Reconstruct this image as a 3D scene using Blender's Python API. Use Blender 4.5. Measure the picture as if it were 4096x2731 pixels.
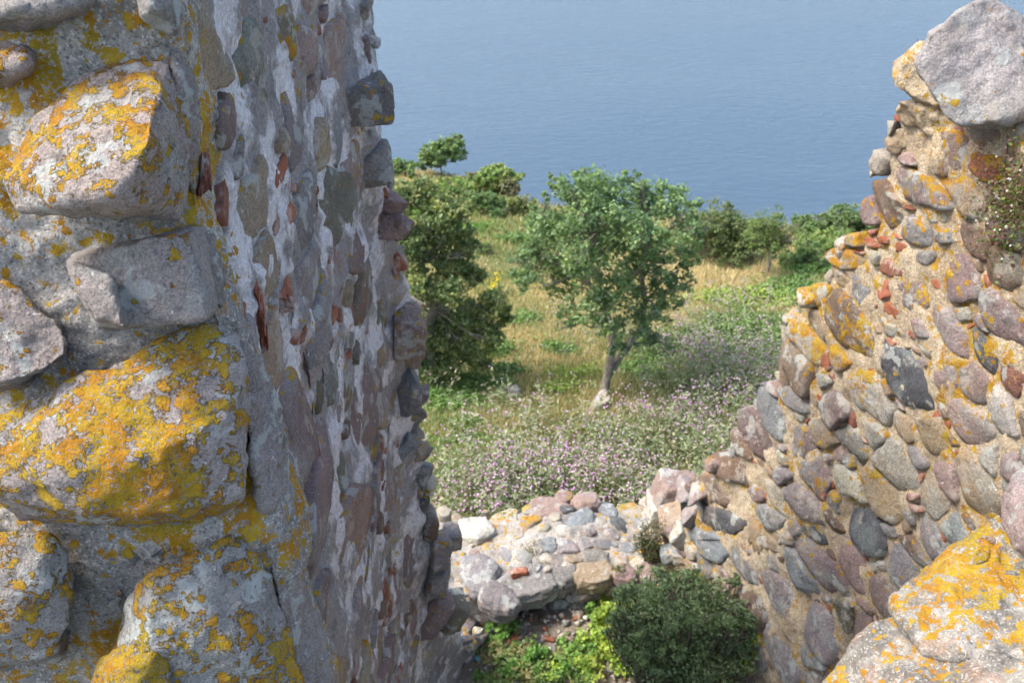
import bpy, bmesh, math, random
import numpy as np
from mathutils import Vector, Matrix, Quaternion

rad = math.radians
for o in list(bpy.data.objects):
    bpy.data.objects.remove(o)
SC = bpy.context.scene
COL = SC.collection
random.seed(7)
RNG = np.random.default_rng(7)

# ------------------------------------------------------------------ camera
PITCH = rad(30.0)
FPX = 1000.0                      # focal length in pixels of a 1024 px wide frame
cam_d = bpy.data.cameras.new('camera')
cam_d.sensor_width = 36.0
cam_d.lens = 36.0 * FPX / 1024.0
cam_d.clip_start = 0.05
cam_d.clip_end = 60000.0
cam_d.dof.use_dof = True
cam_d.dof.focus_distance = 3.3
cam_d.dof.aperture_fstop = 5.6
cam = bpy.data.objects.new('camera', cam_d)
cam.location = (0, 0, 0)
cam.rotation_euler = (rad(90) - PITCH, 0, 0)
COL.objects.link(cam)
SC.camera = cam

# ------------------------------------------------------------------ sky, sun, exposure
SUN = Vector((-0.58, -0.05, 0.78)).normalized()       # direction towards the sun
world = bpy.data.worlds.new('World')
SC.world = world
world.use_nodes = True
wn = world.node_tree
sky = wn.nodes.new('ShaderNodeTexSky')
sky.sky_type = 'NISHITA'
sky.sun_disc = False
sky.sun_elevation = math.asin(SUN.z)
sky.sun_rotation = math.atan2(SUN.x, SUN.y)
sky.air_density = 1.0
sky.dust_density = 4.0
sky.ozone_density = 1.0
bg = wn.nodes['Background']
bg.inputs['Strength'].default_value = 0.15
wn.links.new(sky.outputs[0], bg.inputs[0])
sun_d = bpy.data.lights.new('sun', 'SUN')
sun_d.energy = 1.4
sun_d.angle = rad(13.0)
sun_d.color = (1.0, 0.95, 0.87)
sun = bpy.data.objects.new('sun', sun_d)
sun.rotation_euler = SUN.to_track_quat('Z', 'Y').to_euler()
sun.location = (-20, 5, 30)
COL.objects.link(sun)
SC.view_settings.view_transform = 'Standard'
SC.view_settings.look = 'None'
SC.view_settings.exposure = 1.55
SC.view_settings.gamma = 1.0
SC.view_settings.use_curve_mapping = False
SC.cycles.max_bounces = 6
SC.cycles.transparent_max_bounces = 4
SC.cycles.use_denoising = True
SC.cycles.use_adaptive_sampling = True
SC.cycles.adaptive_threshold = 0.03

# ------------------------------------------------------------------ geometry helpers
def ray(px, py):
    r = (px - 512) / FPX
    u = (341 - py) / FPX
    return np.array([r, math.cos(PITCH) + u * math.sin(PITCH), -math.sin(PITCH) + u * math.cos(PITCH)])

def at_y(px, py, y):
    d = ray(px, py)
    return d * (y / d[1])

def at_z(px, py, z):
    d = ray(px, py)
    return d * (z / d[2])

def to_px(p):
    d = p[1] * math.cos(PITCH) - p[2] * math.sin(PITCH)
    u = p[1] * math.sin(PITCH) + p[2] * math.cos(PITCH)
    return 512 + FPX * p[0] / d, 341 - FPX * u / d

def _hash(ix, iy, iz, seed):
    h = (ix * 374761393 + iy * 668265263 + iz * 2147483647 + seed * 974711) & 0xffffffff
    h = ((h ^ (h >> 13)) * 1274126177) & 0xffffffff
    h = ((h ^ (h >> 16)) * 2246822519) & 0xffffffff
    return ((h ^ (h >> 15)) & 0xffffff) / float(0xffffff)

def vnoise(p, seed=0):
    """smooth value noise, -1..1, for an (n,3) array"""
    i = np.floor(p).astype(np.int64)
    f = p - i
    f = f * f * (3 - 2 * f)
    out = 0
    for dx in (0, 1):
        for dy in (0, 1):
            for dz in (0, 1):
                w = (f[:, 0] if dx else 1 - f[:, 0]) * (f[:, 1] if dy else 1 - f[:, 1]) * (f[:, 2] if dz else 1 - f[:, 2])
                out = out + w * _hash(i[:, 0] + dx, i[:, 1] + dy, i[:, 2] + dz, seed)
    return out * 2 - 1

def fbm(p, scale, octaves=3, gain=0.5, seed=0):
    s, a, tot = 0, 1.0, 0
    q = p * scale
    for k in range(octaves):
        s = s + a * vnoise(q + 17.3 * k, seed + k)
        tot += a
        a *= gain
        q = q * 2.03
    return s / tot

def mk_mesh(name, V, quads=None, tris=None, col=None, smooth=False):
    me = bpy.data.meshes.new(name)
    V = np.asarray(V, dtype=np.float32)
    me.vertices.add(len(V))
    me.vertices.foreach_set('co', V.ravel())
    loops, starts, tot = [], [], 0
    if quads is not None and len(quads):
        q = np.asarray(quads, dtype=np.int32)
        loops.append(q.ravel()); starts.append(np.arange(len(q)) * 4 + tot); tot += q.size
    if tris is not None and len(tris):
        t = np.asarray(tris, dtype=np.int32)
        loops.append(t.ravel()); starts.append(np.arange(len(t)) * 3 + tot); tot += t.size
    L = np.concatenate(loops).astype(np.int32)
    S = np.concatenate(starts).astype(np.int32)
    me.loops.add(len(L)); me.loops.foreach_set('vertex_index', L)
    me.polygons.add(len(S)); me.polygons.foreach_set('loop_start', S)
    if smooth:
        me.polygons.foreach_set('use_smooth', np.ones(len(S), dtype=bool))
    if col is not None:
        a = me.color_attributes.new('Col', 'FLOAT_COLOR', 'POINT')
        c = np.ones((len(V), 4), dtype=np.float32)
        c[:, :3] = col
        a.data.foreach_set('color', c.ravel())
    me.update(calc_edges=True)
    me.validate()
    return me

def obj(name, me, mat=None, parent=None, color=None):
    o = bpy.data.objects.new(name, me)
    COL.objects.link(o)
    if mat is not None and not me.materials:
        me.materials.append(mat)
    if parent is not None:
        o.parent = parent
        o.matrix_parent_inverse = Matrix.Translation(-Vector(parent.location))
    if color is not None:
        o.color = color
    return o

def thing(name, label, cat, loc=(0, 0, 0), group=None):
    o = bpy.data.objects.new(name, None)
    o.empty_display_size = 0.2
    COL.objects.link(o)
    o.location = [float(c) for c in loc]
    tag(o, label, cat, group)
    return o

def tag(o, label=None, cat=None, group=None, kind=None):
    if label: o['label'] = label
    if cat: o['category'] = cat
    if group: o['group'] = group
    if kind: o['kind'] = kind
    return o

def coords(me):
    V = np.empty(len(me.vertices) * 3, dtype=np.float32)
    me.vertices.foreach_get('co', V)
    return V.reshape(-1, 3).astype(np.float64)

def normals(me):
    N = np.empty(len(me.vertices) * 3, dtype=np.float32)
    me.vertices.foreach_get('normal', N)
    return N.reshape(-1, 3).astype(np.float64)

def remesh(me, voxel, smooth_it=0):
    o = bpy.data.objects.new('tmp', me)
    COL.objects.link(o)
    m = o.modifiers.new('r', 'REMESH')
    m.mode = 'VOXEL'
    m.voxel_size = voxel
    if smooth_it:
        s = o.modifiers.new('s', 'SMOOTH')
        s.iterations = smooth_it
        s.factor = 0.5
    dg = bpy.context.evaluated_depsgraph_get()
    ev = o.evaluated_get(dg)
    out = bpy.data.meshes.new_from_object(ev)
    bpy.data.objects.remove(o)
    bpy.data.meshes.remove(me)
    return out

def displace(me, layers, mask=None, seed=0):
    """layers: (scale, amplitude, octaves) along the normals"""
    V = coords(me)
    N = normals(me)
    d = np.zeros(len(V))
    for k, (s, a, o) in enumerate(layers):
        d += a * fbm(V, s, o, seed=seed + 11 * k)
    V = V + N * d[:, None]
    me.vertices.foreach_set('co', V.astype(np.float32).ravel())
    me.polygons.foreach_set('use_smooth', np.ones(len(me.polygons), dtype=bool))
    me.update()
    return me

def hull_bm(bm, pts):
    vs = [bm.verts.new([float(c) for c in p]) for p in pts]
    r = bmesh.ops.convex_hull(bm, input=vs)
    junk = [e for e in r['geom_interior'] + r['geom_unused'] if isinstance(e, bmesh.types.BMVert)]
    bmesh.ops.delete(bm, geom=list(set(junk)), context='VERTS')

def hull_mesh(name, hulls, voxel, layers, smooth_it=2, seed=0):
    bm = bmesh.new()
    for pts in hulls:
        hull_bm(bm, pts)
    bmesh.ops.recalc_face_normals(bm, faces=bm.faces)
    me = bpy.data.meshes.new(name)
    bm.to_mesh(me)
    bm.free()
    me = remesh(me, voxel, smooth_it)
    me.name = name
    return displace(me, layers, seed=seed)

def loft(rings):
    """closed solid from rings with equal vertex counts"""
    n = len(rings[0])
    V = [p for r in rings for p in r]
    Fs = []
    for k in range(len(rings) - 1):
        for i in range(n):
            j = (i + 1) % n
            Fs.append((k * n + i, k * n + j, (k + 1) * n + j, (k + 1) * n + i))
    Fs.append(tuple(reversed(range(n))))
    Fs.append(tuple(range((len(rings) - 1) * n, len(rings) * n)))
    me = bpy.data.meshes.new('loft')
    me.from_pydata([tuple(map(float, v)) for v in V], [], Fs)
    bm = bmesh.new()
    bm.from_mesh(me)
    bmesh.ops.triangulate(bm, faces=[f for f in bm.faces if len(f.verts) > 4])
    bmesh.ops.recalc_face_normals(bm, faces=bm.faces)
    bm.to_mesh(me)
    bm.free()
    return me

# ------------------------------------------------------------------ materials
class NT:
    def __init__(self, name):
        self.m = bpy.data.materials.new(name)
        self.m.use_nodes = True
        self.t = self.m.node_tree
        self.b = self.t.nodes['Principled BSDF']
        self.out = self.t.nodes['Material Output']
        self.pos = self.n('ShaderNodeNewGeometry')
    def n(self, typ, props=None, **ins):
        nd = self.t.nodes.new(typ)
        for k, v in (props or {}).items():
            setattr(nd, k, v)
        for k, v in ins.items():
            key = int(k[1:]) if k[0] == '_' and k[1:].isdigit() else k
            self.set(nd.inputs[key], v)
        return nd
    def set(self, sock, v):
        if isinstance(v, bpy.types.NodeSocket):
            self.t.links.new(v, sock)
        else:
            sock.default_value = v
    def noise(self, scale, detail=3.0, rough=0.5, vec=None, dist=0.0):
        return self.n('ShaderNodeTexNoise', Vector=vec or self.pos.outputs['Position'], Scale=scale, Detail=detail, Roughness=rough, Distortion=dist).outputs['Fac']
    def math(self, op, a, b=0.0, c=0.0, clamp=False):
        return self.n('ShaderNodeMath', {'operation': op, 'use_clamp': clamp}, _0=a, _1=b, _2=c).outputs[0]
    def step(self, v, lo, hi):
        nd = self.n('ShaderNodeMapRange', {'interpolation_type': 'SMOOTHSTEP'})
        self.set(nd.inputs['Value'], v)
        self.set(nd.inputs['From Min'], lo)
        self.set(nd.inputs['From Max'], hi)
        return nd.outputs['Result']
    def mix(self, f, a, b, blend='MIX'):
        nd = self.n('ShaderNodeMix', {'data_type': 'RGBA', 'blend_type': blend})
        self.set(nd.inputs[0], f)
        self.set(nd.inputs[6], a if isinstance(a, bpy.types.NodeSocket) else (*a, 1.0))
        self.set(nd.inputs[7], b if isinstance(b, bpy.types.NodeSocket) else (*b, 1.0))
        return nd.outputs[2]
    def offset(self, v):
        return self.n('ShaderNodeVectorMath', {'operation': 'ADD'}, _0=self.pos.outputs['Position'], _1=v).outputs[0]
    def gray(self, v, lo, hi):
        """value 0..1 to a grey multiplier colour"""
        nd = self.n('ShaderNodeMapRange')
        self.set(nd.inputs['Value'], v)
        nd.inputs['To Min'].default_value = lo
        nd.inputs['To Max'].default_value = hi
        return self.n('ShaderNodeCombineColor', _0=nd.outputs[0], _1=nd.outputs[0], _2=nd.outputs[0]).outputs[0]
    def bump(self, h, strength, dist, normal=None):
        nd = self.n('ShaderNodeBump', Strength=strength, Distance=dist, Height=h)
        if normal is not None:
            self.set(nd.inputs['Normal'], normal)
        return nd.outputs[0]
    def finish(self, color, rough, normal=None, spec=0.3):
        self.set(self.b.inputs['Base Color'], color)
        self.set(self.b.inputs['Roughness'], rough)
        self.b.inputs['Specular IOR Level'].default_value = spec
        if normal is not None:
            self.set(self.b.inputs['Normal'], normal)
        return self.m

def add_lichen(N, color, amount, fine=1.0):
    """crusty orange lichen that prefers the upward and weather side; returns colour, mask"""
    up = N.n('ShaderNodeVectorMath', {'operation': 'DOT_PRODUCT'}, _0=N.pos.outputs['Normal'], _1=(-0.2, -0.15, 0.95)).outputs['Value']
    a = N.noise(11.0 * fine, 6.0, 0.72)
    b = N.noise(1.7 * fine, 2.0, 0.5, N.offset((3.1, 7.7, 1.9)))
    v = N.math('ADD', N.math('MULTIPLY', a, 0.62), N.math('MULTIPLY', b, 0.38))
    v = N.math('ADD', v, N.math('MULTIPLY', up, 0.055))
    thr = N.math('SUBTRACT', 0.715, N.math('MULTIPLY', amount, 0.29))
    m = N.step(v, thr, N.math('ADD', thr, 0.024))
    grain = N.noise(105.0 * fine, 2.0, 0.6)
    m = N.math('MULTIPLY', m, N.step(grain, 0.36, 0.46))
    # round colonies around the crusts
    wob = N.n('ShaderNodeVectorMath', {'operation': 'SCALE'}, _0=N.n('ShaderNodeTexNoise', Vector=N.pos.outputs['Position'], Scale=60.0 * fine, Detail=2.0).outputs['Color'], Scale=0.022 / fine).outputs[0]
    vo = N.n('ShaderNodeTexVoronoi', Vector=N.n('ShaderNodeVectorMath', {'operation': 'ADD'}, _0=N.pos.outputs['Position'], _1=wob).outputs[0], Scale=24.0 * fine)
    vr = N.n('ShaderNodeSeparateColor', _0=vo.outputs['Color'])
    size = N.math('MULTIPLY', vr.outputs[0], N.math('MULTIPLY', N.step(v, N.math('SUBTRACT', thr, 0.13), N.math('ADD', thr, 0.02)), 0.62))
    ros = N.step(N.math('SUBTRACT', size, vo.outputs['Distance']), 0.0, 0.07)
    m = N.math('MAXIMUM', m, N.math('MULTIPLY', ros, 0.95))
    hue = N.noise(13.0 * fine, 3.0, 0.6, N.offset((9.0, 2.0, 5.0)))
    lc = N.mix(N.step(hue, 0.38, 0.62), (0.40, 0.19, 0.014), (0.43, 0.285, 0.024))
    lc = N.mix(N.step(N.noise(4.0 * fine, 2.0, 0.5, N.offset((1.0, 8.0, 3.0))), 0.55, 0.72), lc, (0.34, 0.245, 0.022))
    lc = N.mix(1.0, lc, N.gray(N.noise(75.0 * fine, 3.0, 0.6), 0.55, 1.35), 'MULTIPLY')
    return N.mix(m, color, lc), m

def granite(name, fine=1.0, bump=1.0, smear=0.0, relief=False):
    N = NT(name)
    oi = N.n('ShaderNodeObjectInfo')
    c = oi.outputs['Color']
    c = N.mix(1.0, c, N.gray(N.noise(4.5 * fine, 5.0, 0.6), 0.55, 1.4), 'MULTIPLY')
    # warm and cool drift
    c = N.mix(N.math('MULTIPLY', N.step(N.noise(2.6 * fine, 3.0, 0.6, N.offset((5, 1, 9))), 0.45, 0.7), 0.25), c, (0.30, 0.225, 0.19))
    c = N.mix(N.math('MULTIPLY', N.step(N.noise(3.1 * fine, 4.0, 0.6, N.offset((2, 6, 4))), 0.5, 0.68), 0.45), c, (0.30, 0.34, 0.33))
    # crystals
    g = N.n('ShaderNodeTexVoronoi', Vector=N.pos.outputs['Position'], Scale=170.0 * fine)
    gr = N.n('ShaderNodeSeparateColor', _0=g.outputs['Color']).outputs[0]
    c = N.mix(1.0, c, N.gray(gr, 0.76, 1.24), 'MULTIPLY')
    dk = N.step(N.noise(140.0 * fine, 2.0, 0.5, N.offset((4, 4, 1))), 0.60, 0.70)
    c = N.mix(N.math('MULTIPLY', dk, 0.5), c, (0.07, 0.062, 0.06))
    cr = N.n('ShaderNodeTexVoronoi', {'feature': 'DISTANCE_TO_EDGE'}, Vector=N.n('ShaderNodeVectorMath', {'operation': 'ADD'}, _0=N.pos.outputs['Position'], _1=N.n('ShaderNodeVectorMath', {'operation': 'SCALE'}, _0=N.n('ShaderNodeTexNoise', Vector=N.pos.outputs['Position'], Scale=7.0, Detail=4.0).outputs['Color'], Scale=0.22).outputs[0]).outputs[0], Scale=3.4)
    crk = N.math('MULTIPLY', N.math('SUBTRACT', 1.0, N.step(cr.outputs['Distance'], 0.0, 0.012)), N.step(N.noise(2.2, 2.0, 0.5, N.offset((8, 8, 3))), 0.48, 0.56))
    c = N.mix(N.math('MULTIPLY', crk, 0.4), c, (0.05, 0.045, 0.042))
    # pale crust lichen, dark film
    pl = N.step(N.noise(6.0 * fine, 4.0, 0.62, N.offset((11, 3, 2))), 0.57, 0.61)
    c = N.mix(N.math('MULTIPLY', pl, 0.6), c, (0.46, 0.49, 0.46))
    ws = N.step(N.noise(38.0 * fine, 3.0, 0.5, N.offset((6, 13, 2))), 0.69, 0.73)
    c = N.mix(N.math('MULTIPLY', ws, 0.7), c, (0.62, 0.63, 0.60))
    if smear:
        sm = N.step(N.noise(5.0, 5.0, 0.7, N.offset((14, 2, 7))), 0.56, 0.62)
        c = N.mix(N.math('MULTIPLY', sm, smear), c, (0.44, 0.39, 0.33))
    bk = N.step(N.noise(7.5 * fine, 4.0, 0.7, N.offset((1, 15, 8))), 0.60, 0.68)
    c = N.mix(N.math('MULTIPLY', bk, 0.55), c, (0.09, 0.085, 0.08))
    c, lm = add_lichen(N, c, oi.outputs['Alpha'], fine)
    h = N.noise(22.0 * fine, 6.0, 0.72)
    nrm = N.bump(h, 1.0 * bump, 0.034 / fine)
    if relief:
        nrm = N.bump(N.math('MULTIPLY', lm, N.math('ADD', 0.5, N.noise(130.0, 2.0, 0.6))), 0.8, 0.004, nrm)
    return N.finish(c, 0.88, nrm, 0.2)

def mortar(name, c1, c2, lichen, fine=1.0, agg=0.35, lo=0.36, hi=0.62, sc=3.2, pale=(0.60, 0.58, 0.54), stain=0.5, warm=(0.36, 0.22, 0.15)):
    N = NT(name)
    c = N.mix(N.step(N.noise(sc * fine, 5.0, 0.65), lo, hi), c1, c2)
    c = N.mix(N.math('MULTIPLY', N.step(N.noise(5.0 * fine, 5.0, 0.6, N.offset((3, 9, 4))), 0.56, 0.66), 0.45), c, warm)
    v = N.n('ShaderNodeTexVoronoi', Vector=N.pos.outputs['Position'], Scale=130.0 * fine)
    sp = N.n('ShaderNodeSeparateColor', _0=v.outputs['Color'])
    c = N.mix(1.0, c, N.gray(sp.outputs[0], 0.86, 1.14), 'MULTIPLY')
    c = N.mix(N.math('MULTIPLY', N.step(sp.outputs[1], 0.82, 0.86), agg), c, pale)
    c = N.mix(N.math('MULTIPLY', N.step(sp.outputs[2], 0.86, 0.9), agg), c, (0.10, 0.10, 0.11))
    c = N.mix(1.0, c, N.gray(N.noise(48.0 * fine, 4.0, 0.7), 0.45, 1.55), 'MULTIPLY')
    bk = N.step(N.noise(5.5 * fine, 4.0, 0.72, N.offset((1, 5, 8))), 0.55, 0.66)
    c = N.mix(N.math('MULTIPLY', bk, stain), c, (0.085, 0.082, 0.08))
    c, lm = add_lichen(N, c, lichen, fine)
    h = N.noise(18.0 * fine, 6.0, 0.74)
    return N.finish(c, 0.93, N.bump(h, 1.0, 0.03 / fine), 0.15)

def brick_mat(name):
    N = NT(name)
    oi = N.n('ShaderNodeObjectInfo')
    c = N.mix(1.0, oi.outputs['Color'], N.gray(N.noise(14.0, 5.0, 0.65), 0.5, 1.45), 'MULTIPLY')
    c = N.mix(N.math('MULTIPLY', N.step(N.noise(9.0, 5.0, 0.6, N.offset((2, 3, 9))), 0.50, 0.62), 0.6), c, (0.40, 0.35, 0.31))
    c = N.mix(N.math('MULTIPLY', N.step(N.noise(11.0, 5.0, 0.6, N.offset((7, 3, 1))), 0.60, 0.70), 0.6), c, (0.05, 0.035, 0.03))
    c, lm = add_lichen(N, c, oi.outputs['Alpha'], 1.0)
    h = N.noise(35.0, 6.0, 0.65)
    return N.finish(c, 0.9, N.bump(h, 0.9, 0.012), 0.2)

def leaf_mat(name, trans=0.35, rough=0.55):
    N = NT(name)
    at = N.n('ShaderNodeAttribute', {'attribute_name': 'Col'})
    N.finish(at.outputs['Color'], rough, None, 0.35)
    tr = N.n('ShaderNodeBsdfTranslucent')
    tc = N.mix(1.0, at.outputs['Color'], (1.25, 1.35, 0.55), 'MULTIPLY')
    N.set(tr.inputs['Color'], tc)
    mx = N.n('ShaderNodeMixShader', _0=trans, _1=N.b.outputs[0], _2=tr.outputs[0])
    N.t.links.new(mx.outputs[0], N.out.inputs['Surface'])
    return N.m

def bark_mat(name, c1=(0.20, 0.18, 0.15), c2=(0.09, 0.08, 0.065)):
    N = NT(name)
    v = N.n('ShaderNodeMapping', Vector=N.pos.outputs['Position'], Scale=(6.0, 6.0, 1.4)).outputs[0]
    f = N.noise(5.0, 6.0, 0.65, v)
    c = N.mix(N.step(f, 0.35, 0.62), c2, c1)
    c = N.mix(N.math('MULTIPLY', N.step(N.noise(5.0, 4.0, 0.6), 0.58, 0.66), 0.5), c, (0.34, 0.34, 0.29))
    return N.finish(c, 0.95, N.bump(f, 1.0, 0.03), 0.1)

M_NEAR = granite('granite_near', 1.0, 1.0, 0.0, True)
M_STONE = granite('granite_wall', 0.8, 1.0, 0.6)
M_BRICK = brick_mat('red_brick')
M_MORT_NEAR = mortar('weathered_grey_mortar', (0.25, 0.24, 0.22), (0.40, 0.38, 0.34), 0.66, 1.0, 0.6, stain=0.6)
M_MORT_LEFT = mortar('pale_lilac_plaster', (0.29, 0.27, 0.26), (0.66, 0.64, 0.65), 0.38, 0.9, 0.2, lo=0.46, hi=0.56, sc=2.6, stain=0.4)
M_MORT_RIGHT = mortar('sandy_beige_mortar', (0.37, 0.285, 0.185), (0.51, 0.42, 0.295), 0.54, 0.9, 0.5, pale=(0.68, 0.62, 0.52), stain=0.3)
M_MORT_LOW = mortar('grey_beige_mortar', (0.27, 0.25, 0.22), (0.40, 0.375, 0.335), 0.36, 0.9, 0.5, stain=0.3)
M_LEAF = leaf_mat('leaves')
M_GRASS = leaf_mat('grass_blades', 0.25, 0.7)
M_BARK = bark_mat('bark', (0.30, 0.27, 0.22), (0.16, 0.14, 0.115))
M_TWIG = bark_mat('twigs', (0.15, 0.125, 0.10), (0.08, 0.065, 0.05))

# ------------------------------------------------------------------ the sea
def sea_mat():
    N = NT('sea_water')
    p = N.pos.outputs['Position']
    mp = N.n('ShaderNodeMapping', Vector=p, Rotation=(0, 0, rad(-28)), Scale=(0.45, 1.0, 1.0)).outputs[0]
    w1 = N.noise(0.55, 3.0, 0.55, mp)
    mp2 = N.n('ShaderNodeMapping', Vector=p, Rotation=(0, 0, rad(22)), Scale=(0.35, 1.0, 1.0)).outputs[0]
    w2 = N.noise(0.85, 2.0, 0.5, mp2)
    h = N.math('ADD', N.math('MULTIPLY', w1, 0.8), N.math('MULTIPLY', w2, 0.35))
    mp3 = N.n('ShaderNodeMapping', Vector=p, Rotation=(0, 0, rad(-18)), Scale=(0.25, 1.0, 1.0)).outputs[0]
    sl = N.step(N.noise(0.018, 4.0, 0.6, mp3), 0.35, 0.68)
    st = N.n('ShaderNodeMapRange'); N.set(st.inputs['Value'], sl); st.inputs['To Min'].default_value = 0.28; st.inputs['To Max'].default_value = 0.55
    bp = N.n('ShaderNodeBump', Distance=0.9, Height=h)
    N.set(bp.inputs['Strength'], st.outputs[0])
    c = N.mix(sl, (0.048, 0.080, 0.115), (0.062, 0.098, 0.135))
    N.b.inputs['IOR'].default_value = 1.33
    return N.finish(c, 0.22, bp.outputs[0], 0.5)
R = 30000.0
SEA_Z = -80.0
o = obj('sea', mk_mesh('sea', [(-R, -R, SEA_Z), (R, -R, SEA_Z), (R, R, SEA_Z), (-R, R, SEA_Z)], quads=[(0, 1, 2, 3)]), sea_mat())
tag(o, kind='structure')

# ------------------------------------------------------------------ the terrain
MA, MB = 8.03, 0.15                        # meadow plane z = -(MA + MB y)
COAST = []
for q in [(380, 166), (430, 169), (470, 177), (512, 190), (530, 201), (560, 204), (650, 210), (720, 216), (800, 226), (870, 229), (960, 233)]:
    d = ray(*q)
    k = MA / (-d[2] - MB * d[1])
    COAST.append((d[0] * k, d[1] * k))
COAST = np.array([(-60, COAST[0][1] + 16), (-14, COAST[0][1] + 4)] + COAST + [(60, COAST[-1][1] - 8)])
def H(x, y):
    x = np.asarray(x, dtype=float); y = np.asarray(y, dtype=float)
    p = np.stack([x, y, np.zeros_like(x)], -1).reshape(-1, 3)
    bump = (fbm(p, 0.16, 3, seed=3) * 0.45 + fbm(p, 0.9, 2, seed=5) * 0.09).reshape(x.shape)
    mead = -(MA + MB * np.clip(y, 9.0, None))
    mead = mead + bump * 0.6 * np.clip((y - 10) / 8, 0.25, 1)
    floor = -7.95 - 0.22 * np.clip(7.8 - y, 0, 3) - 0.16 * np.clip(0.6 - x, 0, 2) + (fbm(p, 2.2, 3, seed=9) * 0.07).reshape(x.shape)
    floor = floor + 1.0 * np.clip((x - 1.3) / 0.9, 0, 1) ** 1.4 * np.clip((7.6 - y) / 0.8, 0, 1)      # rubble heaped against the right wall
    k = np.clip((y - 8.2) / 0.8, 0, 1)
    k = np.maximum(k, np.clip((np.abs(x - 0.7) - 2.6) / 0.8, 0, 1))
    z = floor * (1 - k) + mead * k
    yc = np.interp(x, COAST[:, 0], COAST[:, 1]) + (fbm(p, 0.5, 2, seed=21) * 0.6).reshape(x.shape)
    over = np.clip(y - yc, 0, None)
    return np.maximum(z - over * 1.7, -95.0)

def on_ground(px, py):
    d = ray(px, py)
    t = np.linspace(5, 130, 5200)
    p = t[:, None] * d
    hit = p[:, 2] < H(p[:, 0], p[:, 1])
    if not hit.any():                      # above the cliff line: stand it on the cliff edge
        y = np.interp(p[:, 0], COAST[:, 0], COAST[:, 1])
        k = int(np.argmax(p[:, 1] > y - 0.8))
        q = p[k].copy()
        q[2] = float(H(q[:1], q[1:2])[0])
        return q
    k = int(np.argmax(hit))
    return p[k]

def straw(x, y):
    """how dry the meadow is, 0 green .. 1 straw"""
    p = np.stack([x, y, np.zeros_like(x)], -1)
    s = 0.5 + 0.75 * fbm(p, 0.22, 3, seed=31) + 0.35 * fbm(p, 1.1, 2, seed=33)
    s = s + 0.32 * np.exp(-((y - 22.0 - 0.3 * (x + 1)) / 3.6) ** 2) * np.clip((9 - np.abs(x - 2)) / 5, 0, 1)
    s = s - 0.55 * np.exp(-(((x - 5.0) / 2.6) ** 2 + ((y - 17) / 3.0) ** 2))
    s = s + 0.06
    s = s + 0.7 * np.exp(-(((x - 0.3) / 1.9) ** 2 + ((y - 17.6) / 3.0) ** 2)) + 0.35 * np.exp(-(((x + 0.2) / 1.2) ** 2 + ((y - 14.6) / 1.6) ** 2)) + 0.25 * np.exp(-(((x - 6) / 3) ** 2 + ((y - 22.5) / 1.4) ** 2))
    return np.clip(s, 0, 1)

def ground_mat():
    N = NT('meadow_ground')
    at = N.n('ShaderNodeAttribute', {'attribute_name': 'Col'})
    c = N.mix(1.0, at.outputs['Color'], N.gray(N.noise(5.0, 6.0, 0.7), 0.5, 1.5), 'MULTIPLY')
    c = N.mix(N.math('MULTIPLY', N.step(N.noise(2.2, 5.0, 0.65, N.offset((3, 3, 3))), 0.5, 0.64), 0.5), c, (0.10, 0.13, 0.035))
    return N.finish(c, 0.95, N.bump(N.noise(9.0, 6.0, 0.7), 1.0, 0.15), 0.1)

def build_ground():
    xs = np.arange(-34, 48, 0.36)
    ys = np.arange(-6, 84, 0.36)
    X, Y = np.meshgrid(xs, ys)
    Z = H(X, Y)
    V = np.stack([X, Y, Z], -1).reshape(-1, 3)
    n, m = len(xs), len(ys)
    i = np.arange(n * m).reshape(m, n)
    q = np.stack([i[:-1, :-1], i[:-1, 1:], i[1:, 1:], i[1:, :-1]], -1).reshape(-1, 4)
    s = straw(V[:, 0], V[:, 1])[:, None]
    col = (1 - s) * np.array([[0.13, 0.16, 0.055]]) + s * np.array([[0.40, 0.32, 0.165]])
    inside = ((V[:, 1] < 8.5) & (np.abs(V[:, 0] - 0.7) < 2.6))[:, None]
    col = np.where(inside, np.array([[0.38, 0.32, 0.25]]), col)
    o = obj('ground', mk_mesh('ground', V, quads=q, col=col, smooth=True), ground_mat())
    tag(o, kind='structure')
build_ground()

# ------------------------------------------------------------------ stone kit
def stone_variant(i, kind):
    r = np.random.default_rng(100 + i)
    n = 26 if kind == 'round' else 13
    d = r.normal(size=(n, 3))
    d /= np.linalg.norm(d, axis=1)[:, None]
    e = 0.75 if kind == 'round' else 0.55
    d = np.sign(d) * np.abs(d) ** e                  # towards a box
    d /= np.abs(d).max(axis=1)[:, None] ** 0.75
    d *= r.uniform(0.86, 1.0, size=(n, 1))
    me = hull_mesh('stone_mesh', [d], 0.095, [(1.3, 0.10, 3), (5.0, 0.035, 2)], smooth_it=3 if kind == 'round' else 1, seed=i)
    V = coords(me)
    V = V / np.abs(V).max(axis=0)
    me.vertices.foreach_set('co', V.astype(np.float32).ravel())
    me.update()
    me.materials.append(M_STONE)
    return me

ROUND = [stone_variant(i, 'round') for i in range(12)]
ANGULAR = [stone_variant(40 + i, 'angular') for i in range(10)]

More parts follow.
